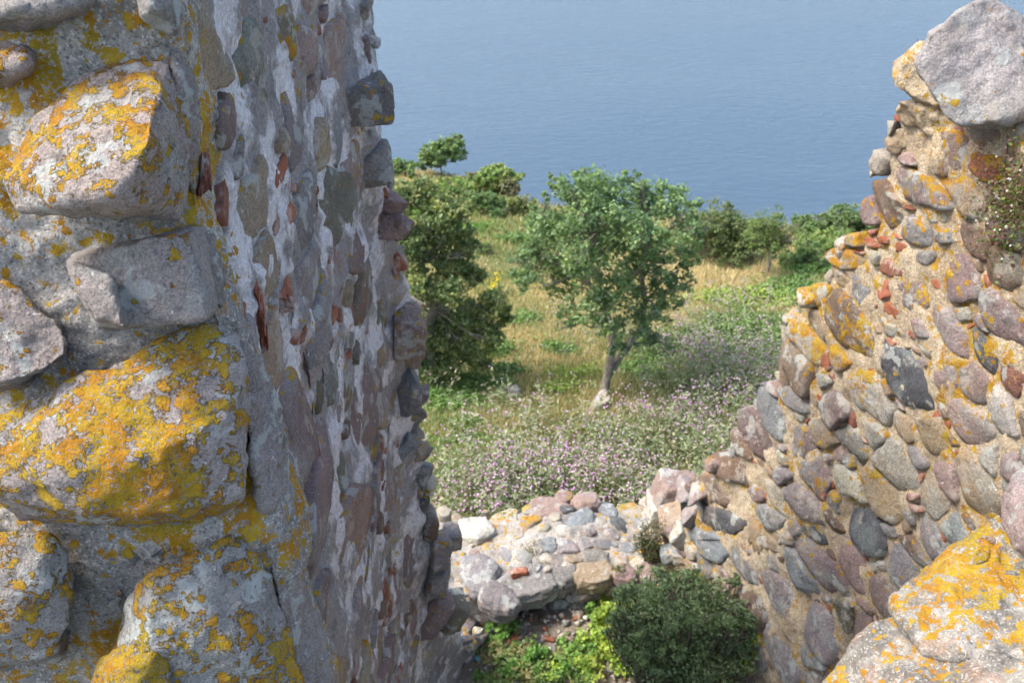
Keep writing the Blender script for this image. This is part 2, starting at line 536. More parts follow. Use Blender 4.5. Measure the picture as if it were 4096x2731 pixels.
def flat_variant(i, n=9, rough=1.0):
    r = np.random.default_rng(700 + i)
    a = np.linspace(0, 2 * math.pi, n, endpoint=False) + r.uniform(-.25, .25, n)
    ca, sa = np.cos(a), np.sin(a)
    q = (np.abs(ca) ** 2.8 + np.abs(sa) ** 2.8) ** (-1 / 2.8) * r.uniform(0.82, 1.0, n)
    tx, tz = r.uniform(-.18, .18, 2)
    P = []
    for c, s_, k in zip(ca, sa, q):
        P.append((c * k * 0.80, 0.92 + tx * c * k + tz * s_ * k + r.uniform(-.06, .06), s_ * k * 0.80))
        P.append((c * k, 0.45 + r.uniform(-.1, .1), s_ * k))
        P.append((c * k * 0.9, -1.0, s_ * k * 0.9))
    P.append((r.uniform(-.2, .2), 1.05, r.uniform(-.2, .2)))
    me = hull_mesh('stone_mesh', [np.array(P)], 0.07, [(1.5, 0.15 * rough, 3), (5.0, 0.075 * rough, 3)], smooth_it=1, seed=i)
    V = coords(me)
    V = V / np.abs(V).max(axis=0)
    me.vertices.foreach_set('co', V.astype(np.float32).ravel())
    me.update()
    me.materials.append(M_STONE)
    return me
FLAT = [flat_variant(i, 8 + i % 4) for i in range(18)]
CHIP = [flat_variant(50 + i, 5 + i % 3, 0.8) for i in range(10)]

def block_variant(i):
    r = np.random.default_rng(900 + i)
    P = []
    for a in (-1, 1):
        for b in (-1, 1):
            for c in (-1, 1):
                v = np.array([a, b, c]) + r.uniform(-.22, .22, 3)
                for k in range(3):                     # knock the corners off
                    w = v.copy(); w[k] *= r.uniform(0.6, 0.9); P.append(w)
    me = hull_mesh('stone_mesh', [np.array(P)], 0.085, [(1.4, 0.12, 3), (5.0, 0.05, 3)], smooth_it=1, seed=i)
    V = coords(me)
    V = V / np.abs(V).max(axis=0)
    me.vertices.foreach_set('co', V.astype(np.float32).ravel())
    me.update()
    me.materials.append(M_STONE)
    return me
BLOCK = [block_variant(i) for i in range(9)]

def brick_variant(i):
    r = np.random.default_rng(300 + i)
    bm = bmesh.new()
    g = bmesh.ops.create_cube(bm, size=2.0)
    for v in bm.verts:
        v.co += Vector(r.uniform(-0.27, 0.27, 3))
    bmesh.ops.bevel(bm, geom=bm.edges[:], offset=0.16, segments=2, affect='EDGES')
    me = bpy.data.meshes.new('brick_mesh')
    bm.to_mesh(me)
    bm.free()
    me = remesh(me, 0.10, 0)
    displace(me, [(1.6, 0.22, 3), (6.0, 0.08, 2)], seed=i)
    me.materials.append(M_BRICK)
    return me
BRICKS = [brick_variant(i) for i in range(7)]

def place(me, name, parent, c, X, Y, Z, sx, sy, sz, color):
    """an oriented copy: X, Y, Z unit axes, half sizes sx, sy, sz"""
    o = bpy.data.objects.new(name, me)
    COL.objects.link(o)
    X, Y, Z = Vector(X).normalized(), Vector(Y).normalized(), Vector(Z).normalized()
    M = Matrix((X * sx, Y * sy, Z * sz)).transposed().to_4x4()
    M.translation = Vector([float(k) for k in c])
    o.parent = parent
    o.matrix_parent_inverse = Matrix.Translation(-Vector(parent.location)) if parent else Matrix()
    o.matrix_basis = M
    o.color = color
    return o

PAL = {
    'pink': (0.31, 0.225, 0.20), 'grey': (0.24, 0.23, 0.22), 'dark': (0.095, 0.10, 0.105), 'purple': (0.225, 0.165, 0.155),
    'brown': (0.185, 0.13, 0.095), 'pale': (0.40, 0.36, 0.29), 'tan': (0.32, 0.245, 0.165), 'white': (0.52, 0.49, 0.43),
    'blue': (0.215, 0.23, 0.24), 'red': (0.28, 0.105, 0.06), 'rust': (0.20, 0.085, 0.058), 'olive': (0.18, 0.165, 0.12), 'lilac': (0.27, 0.235, 0.235),
}
def tint(key, lich=0.3, j=0.12, r=random):
    c = PAL[key]
    k = 1 + r.uniform(-j, j)
    return (c[0] * k, c[1] * k * (1 + r.uniform(-.03, .03)), c[2] * k * (1 + r.uniform(-.05, .05)), lich)
def tri(p):
    return (float(p[0]), float(p[1]), float(p[2]))

class Surf:
    """wall face: px -> 3D hit, tangent and outward normal"""
    def __init__(self, fx, side):
        self.fx, self.side = fx, side
        self.ys = np.linspace(2.0, 9.2, 1441)
        x = fx(self.ys)
        self.ss = np.concatenate([[0], np.cumsum(np.hypot(np.diff(x), np.diff(self.ys)))])
    def s_of(self, y):
        return float(np.interp(y, self.ys, self.ss))
    def y_of(self, s):
        return float(np.interp(s, self.ss, self.ys))
    batter = 0.0
    def to3d(self, s, z, out):
        y = self.y_of(s)
        T, Nn = self.frame(y)
        return (float(self.fx(y)) + self.batter * max(0.0, -1.0 - z) + Nn.x * out, y + Nn.y * out, z)
    def hit(self, px, py):
        d = ray(px, py)
        lo, hi = 0.5, 30.0
        t = np.linspace(0.5, 20, 1600)
        p = t[:, None] * d
        s = (p[:, 0] - self.fx(p[:, 1])) * self.side
        k = int(np.argmax(s > 0))
        if k == 0:
            return None
        return p[k]
    def frame(self, y):
        e = 0.22
        T = Vector((float(self.fx(y + e) - self.fx(y - e)), 2 * e, 0)).normalized()
        Nn = Vector((-T.y, T.x, 0)) * self.side
        return T, Nn                               # Nn points to the room

RW = np.array([(3.2, 3.0), (2.93, 4.0), (2.66, 5.0), (2.40, 6.0), (2.13, 7.0), (1.85, 7.8), (1.45, 8.4), (1.0, 8.7)])
LW = np.array([(-0.93, 2.4), (-0.96, 3.4), (-0.97, 5.0), (-0.95, 6.0), (-0.86, 6.8), (-0.64, 7.4), (-0.36, 7.9), (0.0, 8.3)])
fxR = lambda y: np.interp(y, RW[:, 1], RW[:, 0])
fxL = lambda y: np.interp(y, LW[:, 1], LW[:, 0])
SR = Surf(fxR, 1.0)
SL = Surf(fxL, -1.0)
SL.batter = 0.017                          # the left wall leans back a little

def stone_px(S, wall, px, py, ln, w, ang, key, lich=0.35, prot=0.035, kind='stone', depth=None, name='stone', reg=None):
    """register a stone seen in the face at a pixel, where that line of sight meets the wall"""
    c = S.hit(px, py)
    a = rad(ang)
    ca, sa = math.cos(a), math.sin(a)
    e1, e0 = S.hit(px + ca * ln / 2, py + sa * ln / 2), S.hit(px - ca * ln / 2, py - sa * ln / 2)
    g1, g0 = S.hit(px - sa * w / 2, py + ca * w / 2), S.hit(px + sa * w / 2, py - ca * w / 2)
    if c is None or e1 is None or e0 is None or g1 is None or g0 is None:
        return None
    T, Nn = S.frame(c[1])
    L = Vector(e1 - e0); W = Vector(g1 - g0)
    L -= Nn * L.dot(Nn)
    W -= Nn * W.dot(Nn)
    X = L.normalized()
    Z = Nn.cross(X)
    hl, hw = L.length / 2, abs(W.dot(Z)) / 2
    hw = max(hw, 0.25 * hl)
    reg.append((S.s_of(c[1]), float(c[2]), hl, hw, math.atan2(X.z, X.dot(T)), tint(key, lich), prot, kind))

def clip(poly, nx, ny, d):
    out = []
    for k in range(len(poly)):
        a, b = poly[k - 1], poly[k]
        da, db = a[0] * nx + a[1] * ny - d, b[0] * nx + b[1] * ny - d
        if (da <= 0) != (db <= 0):
            t = da / (da - db)
            out.append((a[0] + (b[0] - a[0]) * t, a[1] + (b[1] - a[1]) * t))
        if db <= 0:
            out.append(b)
    return out

def cell_mesh(poly, to3d, prot, r, flat=1.0, M=30, name='stone_mesh'):
    """one fitted stone: irregular outline, worn arris, uneven face, root in the mortar"""
    P = np.array(poly)
    c = P.mean(axis=0)
    seg = np.linalg.norm(np.roll(P, -1, 0) - P, axis=1)
    L = np.concatenate([[0], np.cumsum(seg)])
    t = np.linspace(0, L[-1], M, endpoint=False)
    Q = np.concatenate([P, P[:1]])
    O = np.stack([np.interp(t, L, Q[:, 0]), np.interp(t, L, Q[:, 1])], -1)
    O = 0.76 * O + 0.12 * (np.roll(O, 1, 0) + np.roll(O, -1, 0))
    size = math.sqrt(max(1e-6, 0.5 * abs(np.dot(O[:, 0], np.roll(O[:, 1], 1)) - np.dot(O[:, 1], np.roll(O[:, 0], 1)))))
    jit = r.normal(0, 0.022 * size, (M, 2))
    O = O + jit + 0.5 * np.roll(jit, 1, 0)
    gx, gy = r.normal(0, 0.10, 2)
    seed = int(r.integers(1, 9999))
    V, rings = [], [(1.02, -0.10 - 0.2 * size), (1.0, -0.02), (0.965, 0.55), (0.89, 0.90), (0.62, 1.0), (0.32, 1.02)]
    fa = r.uniform(0, 6.28, 3); fk = r.uniform(0.12, 0.30, 3) * size; fs = r.uniform(0.15, 0.6, 3)
    for k, (q, h) in enumerate(rings):
        R_ = c + (O - c) * q
        if k < 2:
            out = np.full(M, h)
        else:
            n3 = np.concatenate([R_ / size, np.full((M, 1), seed * 0.37)], 1)
            out = prot * h + (gx * (R_[:, 0] - c[0]) + gy * (R_[:, 1] - c[1])) * q + 0.075 * size * fbm(n3, 2.2, 3, seed=seed) * min(1, 2.6 * (1.02 - q))
            for f_, k_, s2_ in zip(fa, fk, fs):           # broken facets
                out = out - s2_ * np.clip((R_[:, 0] - c[0]) * math.cos(f_) + (R_[:, 1] - c[1]) * math.sin(f_) - k_, 0, 0.6 * size) * 0.55
        V += [to3d(a[0], a[1], o_) for a, o_ in zip(R_, out)]
    V.append(to3d(c[0], c[1], prot * 1.05))
    F_ = []
    n = len(rings)
    for k in range(n - 1):
        for m in range(M):
            m2 = (m + 1) % M
            F_.append((k * M + m, k * M + m2, (k + 1) * M + m2, (k + 1) * M + m))
    T_ = [((n - 1) * M + m, (n - 1) * M + (m + 1) % M, n * M) for m in range(M)]
    return mk_mesh(name, V, quads=F_, tris=T_, smooth=True)

def build_cells(wall, reg, to3d, grow=1.12, gap=0.022, seed=1):
    r = np.random.default_rng(seed)
    th0 = np.linspace(0, 2 * math.pi, 30, endpoint=False)
    for i, (u, v, hl, hw, th, col, prot, kind) in enumerate(reg):
        nv = 4 if kind == 'brick' else int(r.integers(5, 9))
        ex = 6.0 if kind == 'brick' else r.uniform(2.2, 3.4)
        ang = (np.arange(nv) + r.uniform(-.28, .28, nv)) * 2 * math.pi / nv + (0.785 if kind == 'brick' else r.uniform(0, 6))
        ca, sa = np.cos(ang), np.sin(ang)
        q = (np.abs(ca) ** ex + np.abs(sa) ** ex) ** (-1 / ex) * r.uniform(0.92, 1.14, nv) * (1.0 + 0.9 / nv)
        a, b = ca * q * hl * grow, sa * q * hw * grow
        if kind != 'brick':                               # chip some corners
            a2, b2 = [], []
            for k in range(nv):
                p0, p1, p2 = np.array((a[k - 1], b[k - 1])), np.array((a[k], b[k])), np.array((a[(k + 1) % nv], b[(k + 1) % nv]))
                f1, f2 = r.uniform(0.12, 0.34, 2)
                for p in (p1 + (p0 - p1) * f1, p1 + (p2 - p1) * f2):
                    a2.append(p[0]); b2.append(p[1])
            a, b = np.array(a2), np.array(b2)
        c, s_ = math.cos(th), math.sin(th)
        poly = list(zip(u + a * c - b * s_, v + a * s_ + b * c))
        def radius(k, dx, dy):
            _, _, l_, w_, t_ = reg[k][:5]
            p, q_ = dx * math.cos(t_) + dy * math.sin(t_), -dx * math.sin(t_) + dy * math.cos(t_)
            return 1 / math.sqrt((p / l_) ** 2 + (q_ / w_) ** 2)
        def grad(k, dx, dy):
            _, _, l_, w_, t_ = reg[k][:5]
            c_, s2 = math.cos(t_), math.sin(t_)
            p, q_ = (dx * c_ + dy * s2) / l_ ** 2, (-dx * s2 + dy * c_) / w_ ** 2
            gx_, gy_ = p * c_ - q_ * s2, p * s2 + q_ * c_
            n_ = math.hypot(gx_, gy_)
            return gx_ / n_, gy_ / n_
        for j, o_ in enumerate(reg):
            if j == i or (o_[7] == 'brick' and kind != 'brick' and o_[2] < 0.6 * hl):
                continue
            dx, dy = o_[0] - u, o_[1] - v
            D = math.hypot(dx, dy)
            if D > 1.4 * (hl + o_[2]) or D < 1e-6:
                continue
            dx, dy = dx / D, dy / D
            ri, rj = radius(i, dx, dy), radius(j, dx, dy)
            cut = D * ri / (ri + rj)
            (ax, ay), (bx, by) = grad(i, dx, dy), grad(j, dx, dy)
            nx, ny = ax + bx, ay + by
            nn = math.hypot(nx, ny)
            nx, ny = nx / nn, ny / nn
            poly = clip(poly, nx, ny, (u + dx * cut) * nx + (v + dy * cut) * ny - gap * 0.5)
            if len(poly) < 3:
                break
        if len(poly) < 3:
            continue
        me = cell_mesh(poly, to3d, prot, r)
        obj('brick' if kind == 'brick' else 'stone', me, M_BRICK if kind == 'brick' else M_STONE, wall, col)

def free(reg, y, z, hl, hw, th, gap):
    """ellipse packing test in the unrolled wall"""
    ct, st = math.cos(th), math.sin(th)
    for (ry, rz, rl, rw, rt) in [q[:5] for q in reg]:
        dy, dz = y - ry, z - rz
        if dy * dy + dz * dz > (hl + rl + gap) ** 2:
            continue
        c2, s2 = math.cos(rt), math.sin(rt)
        for k in range(10):
            a = k * 0.628
            u, v = math.cos(a) * hl, math.sin(a) * hw
            qy, qz = dy + u * ct - v * st, dz + u * st + v * ct
            p, q = qy * c2 + qz * s2, -qy * s2 + qz * c2
            if (p / (rl + gap)) ** 2 + (q / (rw + gap)) ** 2 < 1:
                return False
        if (((-dy) * ct + (-dz) * st) / (hl + gap)) ** 2 + ((dy * st - dz * ct) / (hw + gap)) ** 2 < 1:
            return False
    return True

# ================================================================== RIGHT WALL
right = thing('ruined_wall', 'broken rubble wall of sandy mortar and round field stones stepping down on the right', 'wall', (2.4, 6.0, -8.3))

SIL_R = [(1.0, -7.6, 8.62), ]
def right_core():
    # top of the broken edge, (y along the wall, z)
    top = [(3.0, -1.2), (4.6, -1.25), (5.3, -1.45), (5.75, -1.55), (5.98, -1.75), (6.10, -2.3), (6.14, -2.62), (6.34, -3.0), (6.50, -3.36), (6.75, -3.62),
           (6.88, -4.0), (6.95, -4.4), (7.10, -4.8), (7.33, -5.3), (7.58, -5.8), (7.80, -6.4), (8.05, -7.1), (8.4, -7.55), (8.66, -7.7)]
    ys = np.linspace(3.0, 8.66, 60)
    zt = np.interp(ys, [t[0] for t in top], [t[1] for t in top])
    rings = []
    for y, z in zip(ys, zt):
        T, Nn = SR.frame(y)
        x = float(fxR(y))
        j = 0.05 * math.sin(y * 23.0) + 0.04 * math.sin(y * 41 + 1)
        f = Vector((x, y, 0)); b = f - Nn * 0.75; m = f - Nn * 0.22
        rings.append([(f.x, f.y, -9.4), (f.x, f.y, -5.0 if z > -5.0 else (z - 9.4) / 2), (f.x, f.y, z - 0.06 + j), (m.x, m.y, z - 0.02 + j), (b.x, b.y, z - 0.7), (b.x, b.y, -9.4)])
    me = remesh(loft(rings), 0.034, 0)
    displace(me, [(1.6, 0.03, 2), (7.5, 0.048, 3), (24.0, 0.018, 2)], seed=61)
    return obj('mortar_core', me, M_MORT_RIGHT, right)
right_core()

REG_R = []
RIGHT_STONES = [
    (946, 156, 46, 39, -10, 'purple', .42), (917, 187, 86, 33, 27, 'purple', .42), (893, 207, 50, 28, 58, 'brown', .36), (970, 198, 46, 29, 35, 'tan', .46),
    (999, 168, 52, 22, 18, 'red', .40), (997, 197, 22, 14, 25, 'tan', .2), (883, 163, 17, 23, 10, 'pale', .25), (901, 141, 26, 19, -15, 'tan', .5),
    (1009, 226, 38, 30, 30, 'purple', .35), (918, 231, 42, 22, 25, 'grey', .45), (949, 236, 26, 17, 10, 'grey', .4), (977, 241, 38, 18, 50, 'brown', .33),
    (1009, 271, 44, 26, 62, 'brown', .30), (957, 276, 62, 38, 62, 'purple', .38), (915, 297, 38, 27, 25, 'purple', .40), (850, 323, 72, 42, 42, 'brown', .36),
    (894, 328, 40, 14, 38, 'pale', .42), (951, 329, 54, 33, 45, 'pink', .34), (798, 368, 56, 32, 60, 'brown', .34), (866, 390, 74, 36, 42, 'pale', .40),
    (911, 381, 78, 38, 52, 'dark', .28), (946, 372, 50, 27, 48, 'pink', .33), (987, 348, 42, 20, 62, 'dark', .34), (1012, 326, 70, 30, 60, 'purple', .38),
    (979, 387, 40, 26, 60, 'purple', .30), (1016, 378, 32, 19, 50, 'rust', .3), (1004, 412, 44, 28, 55, 'white', .36), (978, 424, 76, 35, 52, 'pink', .34),
    (933, 439, 52, 34, 50, 'tan', .40), (836, 406, 44, 24, 65, 'purple', .25), (797, 399, 40, 17, 35, 'grey', .45), (778, 417, 48, 27, 45, 'blue', .28),
    (762, 437, 46, 26, 55, 'purple', .26), (805, 448, 36, 26, 50, 'purple', .25), (823, 432, 32, 17, 30, 'tan', .45), (824, 381, 20, 14, 10, 'pale', .3),
    (808, 342, 38, 24, 40, 'pale', .52), (820, 296, 38, 13, -5, 'white', .58), (854, 259, 36, 21, 5, 'tan', .55), (858, 240, 20, 12, -5, 'pale', .45),
    (738, 469, 50, 22, 12, 'brown', .25), (729, 496, 58, 28, 14, 'brown', .22), (717, 519, 54, 20, 8, 'dark', .20), (768, 516, 36, 20, 20, 'grey', .25),
    (781, 499, 44, 15, 40, 'pale', .25), (741, 567, 46, 32, 40, 'grey', .15), (711, 543, 60, 26, 18, 'blue', .22), (805, 499, 58, 28, 45, 'lilac', .22),
    (812, 470, 48, 32, 45, 'purple', .24), (787, 475, 20, 18, 0, 'lilac', .1), (823, 533, 46, 17, 20, 'dark', .30), (864, 524, 66, 29, 50, 'dark', .20),
    (850, 482, 48, 21, 42, 'pale', .30), (885, 493, 54, 33, 50, 'tan', .30), (897, 468, 56, 31, 55, 'pale', .30), (937, 498, 42, 25, 60, 'tan', .30),
    (980, 494, 76, 35, 68, 'tan', .32), (949, 474, 42, 21, 50, 'pink', .3), (958, 530, 29, 26, 20, 'blue', .12), (933, 539, 46, 24, 50, 'lilac', .2),
    (906, 568, 44, 24, 75, 'grey', .18), (824, 567, 68, 26, 42, 'purple', .22), (802, 573, 60, 21, 55, 'blue', .26), (783, 604, 58, 33, 52, 'lilac', .15),
    (784, 649, 64, 33, 50, 'grey', .15), (817, 628, 68, 31, 58, 'lilac', .18), (857, 568, 54, 20, 65, 'pink', .2), (841, 616, 36, 23, 60, 'olive', .38),
    (888, 595, 46, 23, 60, 'purple', .2), (918, 549, 56, 12, 45, 'brown', .15), (751, 601, 50, 38, 40, 'brown', .2), (867, 629, 34, 22, 60, 'purple', .3),
    (811, 654, 26, 18, 30, 'grey', .3), (752, 648, 40, 24, 50, 'grey', .2), (850, 655, 40, 22, 60, 'tan', .3), (690, 575, 40, 18, 10, 'brown', .2), (704, 597, 44, 22, 15, 'brown', .2),
    (875, 432, 34, 18, 45, 'pale', .4), (905, 424, 30, 17, 45, 'tan', .4), (852, 441, 36, 20, 50, 'grey', .35), (994, 454, 34, 22, 60, 'pale', .3),
    (1012, 462, 40, 24, 60, 'pink', .3), (845, 361, 26, 14, 40, 'tan', .45), (930, 352, 20, 12, 45, 'pale', .4), (966, 313, 18, 14, 40, 'pale', .4), (935, 215, 30, 15, 25, 'pale', .5),
]
for q in RIGHT_STONES:
    stone_px(SR, right, *q[:6], q[6] + 0.10, prot=random.uniform(0.025, 0.055), reg=REG_R)
# bricks and brick shards wedged in the joints
RIGHT_BRICKS = [(882, 288, 20, 16, 15), (894, 267, 28, 13, 25), (870, 240, 20, 13, 20), (939, 281, 24, 7, 65), (824, 360, 18, 15, 35), (897, 314, 26, 13, 45), (905, 205, 14, 5, 25),
                (912, 85, 12, 9, 20), (903, 118, 9, 10, 0), (910, 496, 12, 10, 20), (916, 507, 12, 6, 50), (946, 487, 14, 5, 20), (949, 553, 12, 8, 30), (944, 536, 10, 9, 20),
                (816, 352, 16, 5, 30), (834, 378, 12, 7, 50), (871, 372, 18, 8, 40), (937, 417, 9, 14, 10), (899, 420, 8, 7, 0), (962, 300, 10, 8, 45), (970, 325, 9, 7, 0),
                (868, 475, 12, 5, 50), (871, 482, 10, 6, 50), (823, 490, 10, 7, 40), (858, 541, 9, 5, 10), (893, 341, 14, 9, 50), (915, 333, 9, 7, 0), (845, 310, 8, 5, 0), (875, 232, 16, 5, -35),
                (860, 252, 8, 5, 10), (884, 240, 6, 9, 0), (905, 248, 14, 10, 30), (998, 335, 7, 6, 0), (985, 470, 14, 6, 50), (866, 344, 12, 6, 60), (958, 350, 8, 12, 0), (852, 420, 8, 14, 0)]
for (px, py, ln, w, an) in RIGHT_BRICKS:
    stone_px(SR, right, px, py, ln, w, an, random.choice(['red', 'rust', 'red']), 0.15, prot=random.uniform(0.01, 0.03), kind='brick', reg=REG_R)

def top_of_right(px):
    q = [(660, 556), (697, 509), (714, 470), (757, 414), (775, 380), (784, 345), (818, 304), (840, 265), (868, 230), (876, 160), (892, 128), (1024, 120)]
    return np.interp(px, [a for a, b in q], [b for a, b in q])

def fill(S, reg, yr, zr, sizes, n_try, limit, inside, palette, tilt, prot, gap=0.0, kind='stone', lich=(0.15, 0.45), within=None, asp=(0.42, 0.85)):
    n = 0
    rr = random.Random(len(reg) + 5)
    for k in range(n_try):
        f = (k / n_try) ** 0.7
        hl = (sizes[0] + (sizes[1] - sizes[0]) * f) * rr.uniform(0.7, 1.35)
        hw = hl * rr.uniform(*asp)
        y, z = rr.uniform(*yr), rr.uniform(*zr)
        th = rad(rr.gauss(0, tilt))
        p = (float(S.fx(y)), y, z)
        if within and (not within(y, z) or y - 1.3 * hl < 2.9):
            continue
        if not inside(*to_px(p)):
            continue
        u = S.s_of(y)
        if not free(reg, u, z, hl, hw, th, gap):
            continue
        reg.append((u, z, hl, hw, th, tint(rr.choice(palette), rr.uniform(*lich), r=rr), rr.uniform(*prot), kind))
        n += 1
        if n >= limit:
            break
    return n

inR = lambda px, py: -10 < px < 1045 and py < 700 and py > top_of_right(px) + 4 and px > 672
fill(SR, REG_R, (3.6, 8.3), (-8.2, -1.6), (0.20, 0.045), 11000, 180, inR, ['pink', 'grey', 'tan', 'purple', 'pale', 'brown', 'tan', 'pale'], 14, (0.01, 0.05), lich=(0.2, 0.5))
fill(SR, REG_R, (3.6, 8.3), (-6.5, -1.6), (0.06, 0.022), 5000, 70, inR, ['red', 'rust', 'rust', 'red', 'brown'], 40, (0.0, 0.02), 0.0, 'brick', (0.0, 0.35), asp=(0.25, 0.6))
build_cells(right, REG_R, SR.to3d, 1.26, 0.020, 21)

# the great capstone and the broken crest under it
def px_hull(pts):
    return [at_y(a, b, y) for a, b, y in pts]
cap = hull_mesh('capstone', [px_hull([
    (911, 66, 5.15), (930, 33, 5.2), (952, 16, 5.25), (972, 1, 5.35), (990, -2, 5.4), (1024, 14, 5.4), (1050, 30, 5.4), (1050, 112, 5.05), (1012, 111, 5.0), (985, 124, 4.98), (960, 127, 5.0),
    (945, 119, 5.02), (939, 98, 5.05), (925, 80, 5.1), (930, 33, 5.7), (990, 5, 5.8), (1050, 60, 5.8), (960, 118, 5.6), (1040, 118, 5.6)])], 0.016, [(2.2, 0.045, 3), (9.0, 0.024, 3), (30.0, 0.008, 2)], 0, 71)
obj('capstone', cap, M_STONE, right, (0.36, 0.335, 0.32, 0.36))
def lump(pts, layers, mat, parent, color, name='stone', voxel=0.02, seed=1, smooth_it=1):
    me = hull_mesh(name, [px_hull(pts)], voxel, layers, smooth_it, seed)
    return obj(name, me, mat, parent, color)
lump([(888, 76, 5.9), (898, 70, 5.8), (912, 52, 5.8), (918, 35, 5.9), (932, 40, 5.75), (945, 95, 5.6), (940, 108, 5.6), (920, 102, 5.7), (902, 92, 5.75), (893, 88, 5.8), (900, 60, 6.1), (930, 60, 6.2), (940, 100, 6.1)],
     [(5, 0.05, 3), (18, 0.022, 3)], M_MORT_RIGHT, right, None, 'mortar_lump', 0.018, 3)
lump([(900, 100, 5.8), (930, 100, 5.7), (950, 118, 5.6), (990, 125, 5.5), (1000, 140, 5.4), (930, 135, 5.7), (905, 125, 5.85), (893, 112, 5.9), (940, 110, 6.2), (905, 110, 6.2)],
     [(5, 0.05, 3), (18, 0.02, 3)], M_MORT_RIGHT, right, None, 'mortar_lump', 0.018, 9)
# stones that stand out along the broken edge of the right wall
for (px, py, y, sx, sz, an, key, li) in [(883, 163, 6.2, 11, 13, 10, 'pale', .3), (846, 246, 6.35, 11, 8, -10, 'white', .45), (852, 262, 6.38, 20, 13, 10, 'tan', .5), (836, 277, 6.45, 10, 7, 20, 'pale', .4),
        (817, 296, 6.6, 20, 8, -8, 'white', .6), (795, 320, 6.9, 12, 10, 40, 'pale', .55), (790, 335, 6.9, 10, 8, 40, 'pale', .45), (797, 370, 6.85, 17, 27, 0, 'brown', .3), (786, 396, 7.0, 18, 9, 30, 'grey', .45),
        (772, 415, 7.1, 16, 20, -20, 'blue', .25), (756, 432, 7.25, 16, 14, 20, 'purple', .25), (742, 448, 7.35, 13, 10, 0, 'lilac', .3), (724, 462, 7.55, 18, 10, 10, 'pink', .3), (704, 486, 7.75, 9, 22, 32, 'pink', .42),
        (692, 512, 7.9, 8, 18, 35, 'lilac', .4), (681, 534, 8.0, 11, 12, 20, 'white', .35), (672, 552, 8.05, 12, 10, 0, 'blue', .2), (897, 127, 6.05, 9, 7, 0, 'tan', .5), (901, 140, 6.0, 14, 10, -20, 'tan', .4)]:
    c = at_y(px, py, y)
    k = np.linalg.norm(c) / FPX * 0.97
    a = rad(an)
    X = Vector((math.cos(a), 0, -math.sin(a)))
    Z = Vector((math.sin(a), 0, math.cos(a)))
    place(random.choice(ROUND + ANGULAR), 'stone', right, c, X, Vector((0, 1, 0)), Z, sx * k, 0.5 * (sx + sz) * k, sz * k * 1.1, tint(key, li))

# ================================================================== LEFT WALL
left = thing('ruined_wall', 'tall rubble wall with pale plaster, brick shards and big lichen-covered boulders on the left', 'wall', (-1.6, 5.0, -8.6))

def y_end(z):
    return np.interp(z, [-9.4, -8.5, -8.0, -7.5, -6.6, -5.8, -4.5, -3.5, -2.65, -2.0, -1.2, 0.4], [8.2, 8.2, 7.7, 7.1, 6.75, 6.6, 6.5, 6.45, 6.3, 6.0, 6.1, 5.9])
def y_front(z):
    return np.interp(z, [-4.5, -3.0, -2.4, -1.6, -0.8, -0.4, 0.4], [2.35, 2.40, 2.46, 2.58, 2.72, 2.80, 2.95])
def x_corner(z):
    return np.interp(z, [-4.5, -3.2, -2.7, -2.0, -1.2, -0.5, 0.4], [-0.62, -0.66, -0.70, -0.80, -0.89, -0.93, -0.95])

def left_core():
    rings = []
    for z in np.arange(-9.4, 0.36, 0.14):
        ye = float(y_end(z)) + 0.06 * math.sin(z * 9) + 0.05 * math.sin(z * 17 + 2)
        y0 = 3.1
        pts = [(-3.0, y0)]
        for y in np.linspace(y0, ye, 9):
            pts.append((float(fxL(y)) + SL.batter * max(0.0, -1.0 - z), float(y)))
        pts[-1] = (pts[-1][0] + 0.13, pts[-1][1])
        pts += [(-1.25, ye + 0.02), (-1.9, ye - 0.15), (-3.0, ye - 0.3)]
        rings.append([(a, b, float(z)) for a, b in pts])
    me = remesh(loft(rings), 0.036, 0)
    displace(me, [(1.1, 0.03, 2), (6.5, 0.042, 3), (22.0, 0.016, 2)], seed=81)
    obj('plaster_core', me, M_MORT_LEFT, left)
    # weathered broken end next to the viewer
    rings = []
    for z in np.arange(-4.2, 0.4, 0.1):
        yf, xc = float(y_front(z)) + 0.05, float(x_corner(z))
        rings.append([(-2.5, yf, z), (-1.9, yf, z), (-1.4, yf - 0.02, z), (xc - 0.16, yf, z), (xc - 0.03, yf + 0.06, z), (xc - 0.01, yf + 0.22, z), (xc - 0.10, yf + 0.55, z), (-1.05, yf + 0.85, z), (-2.5, yf + 0.85, z)])
    me = remesh(loft(rings), 0.0145, 0)
    displace(me, [(2.2, 0.09, 3), (9.0, 0.030, 3), (34.0, 0.010, 2)], seed=83)
    obj('mortar_core', me, M_MORT_NEAR, left)
left_core()

def near(pts_list, color, name='stone', voxel=0.0105, seed=1, amp=1.0, smooth_it=0):
    me = hull_mesh(name, [px_hull(p) for p in pts_list], voxel, [(3.0, 0.034 * amp, 3), (11.0, 0.020 * amp, 3), (36.0, 0.009 * amp, 2)], smooth_it, seed)
    color = (color[0] * 0.78, color[1] * 0.81, color[2] * 0.79, color[3] + 0.04)
    return obj(name, me, M_NEAR, left, color)

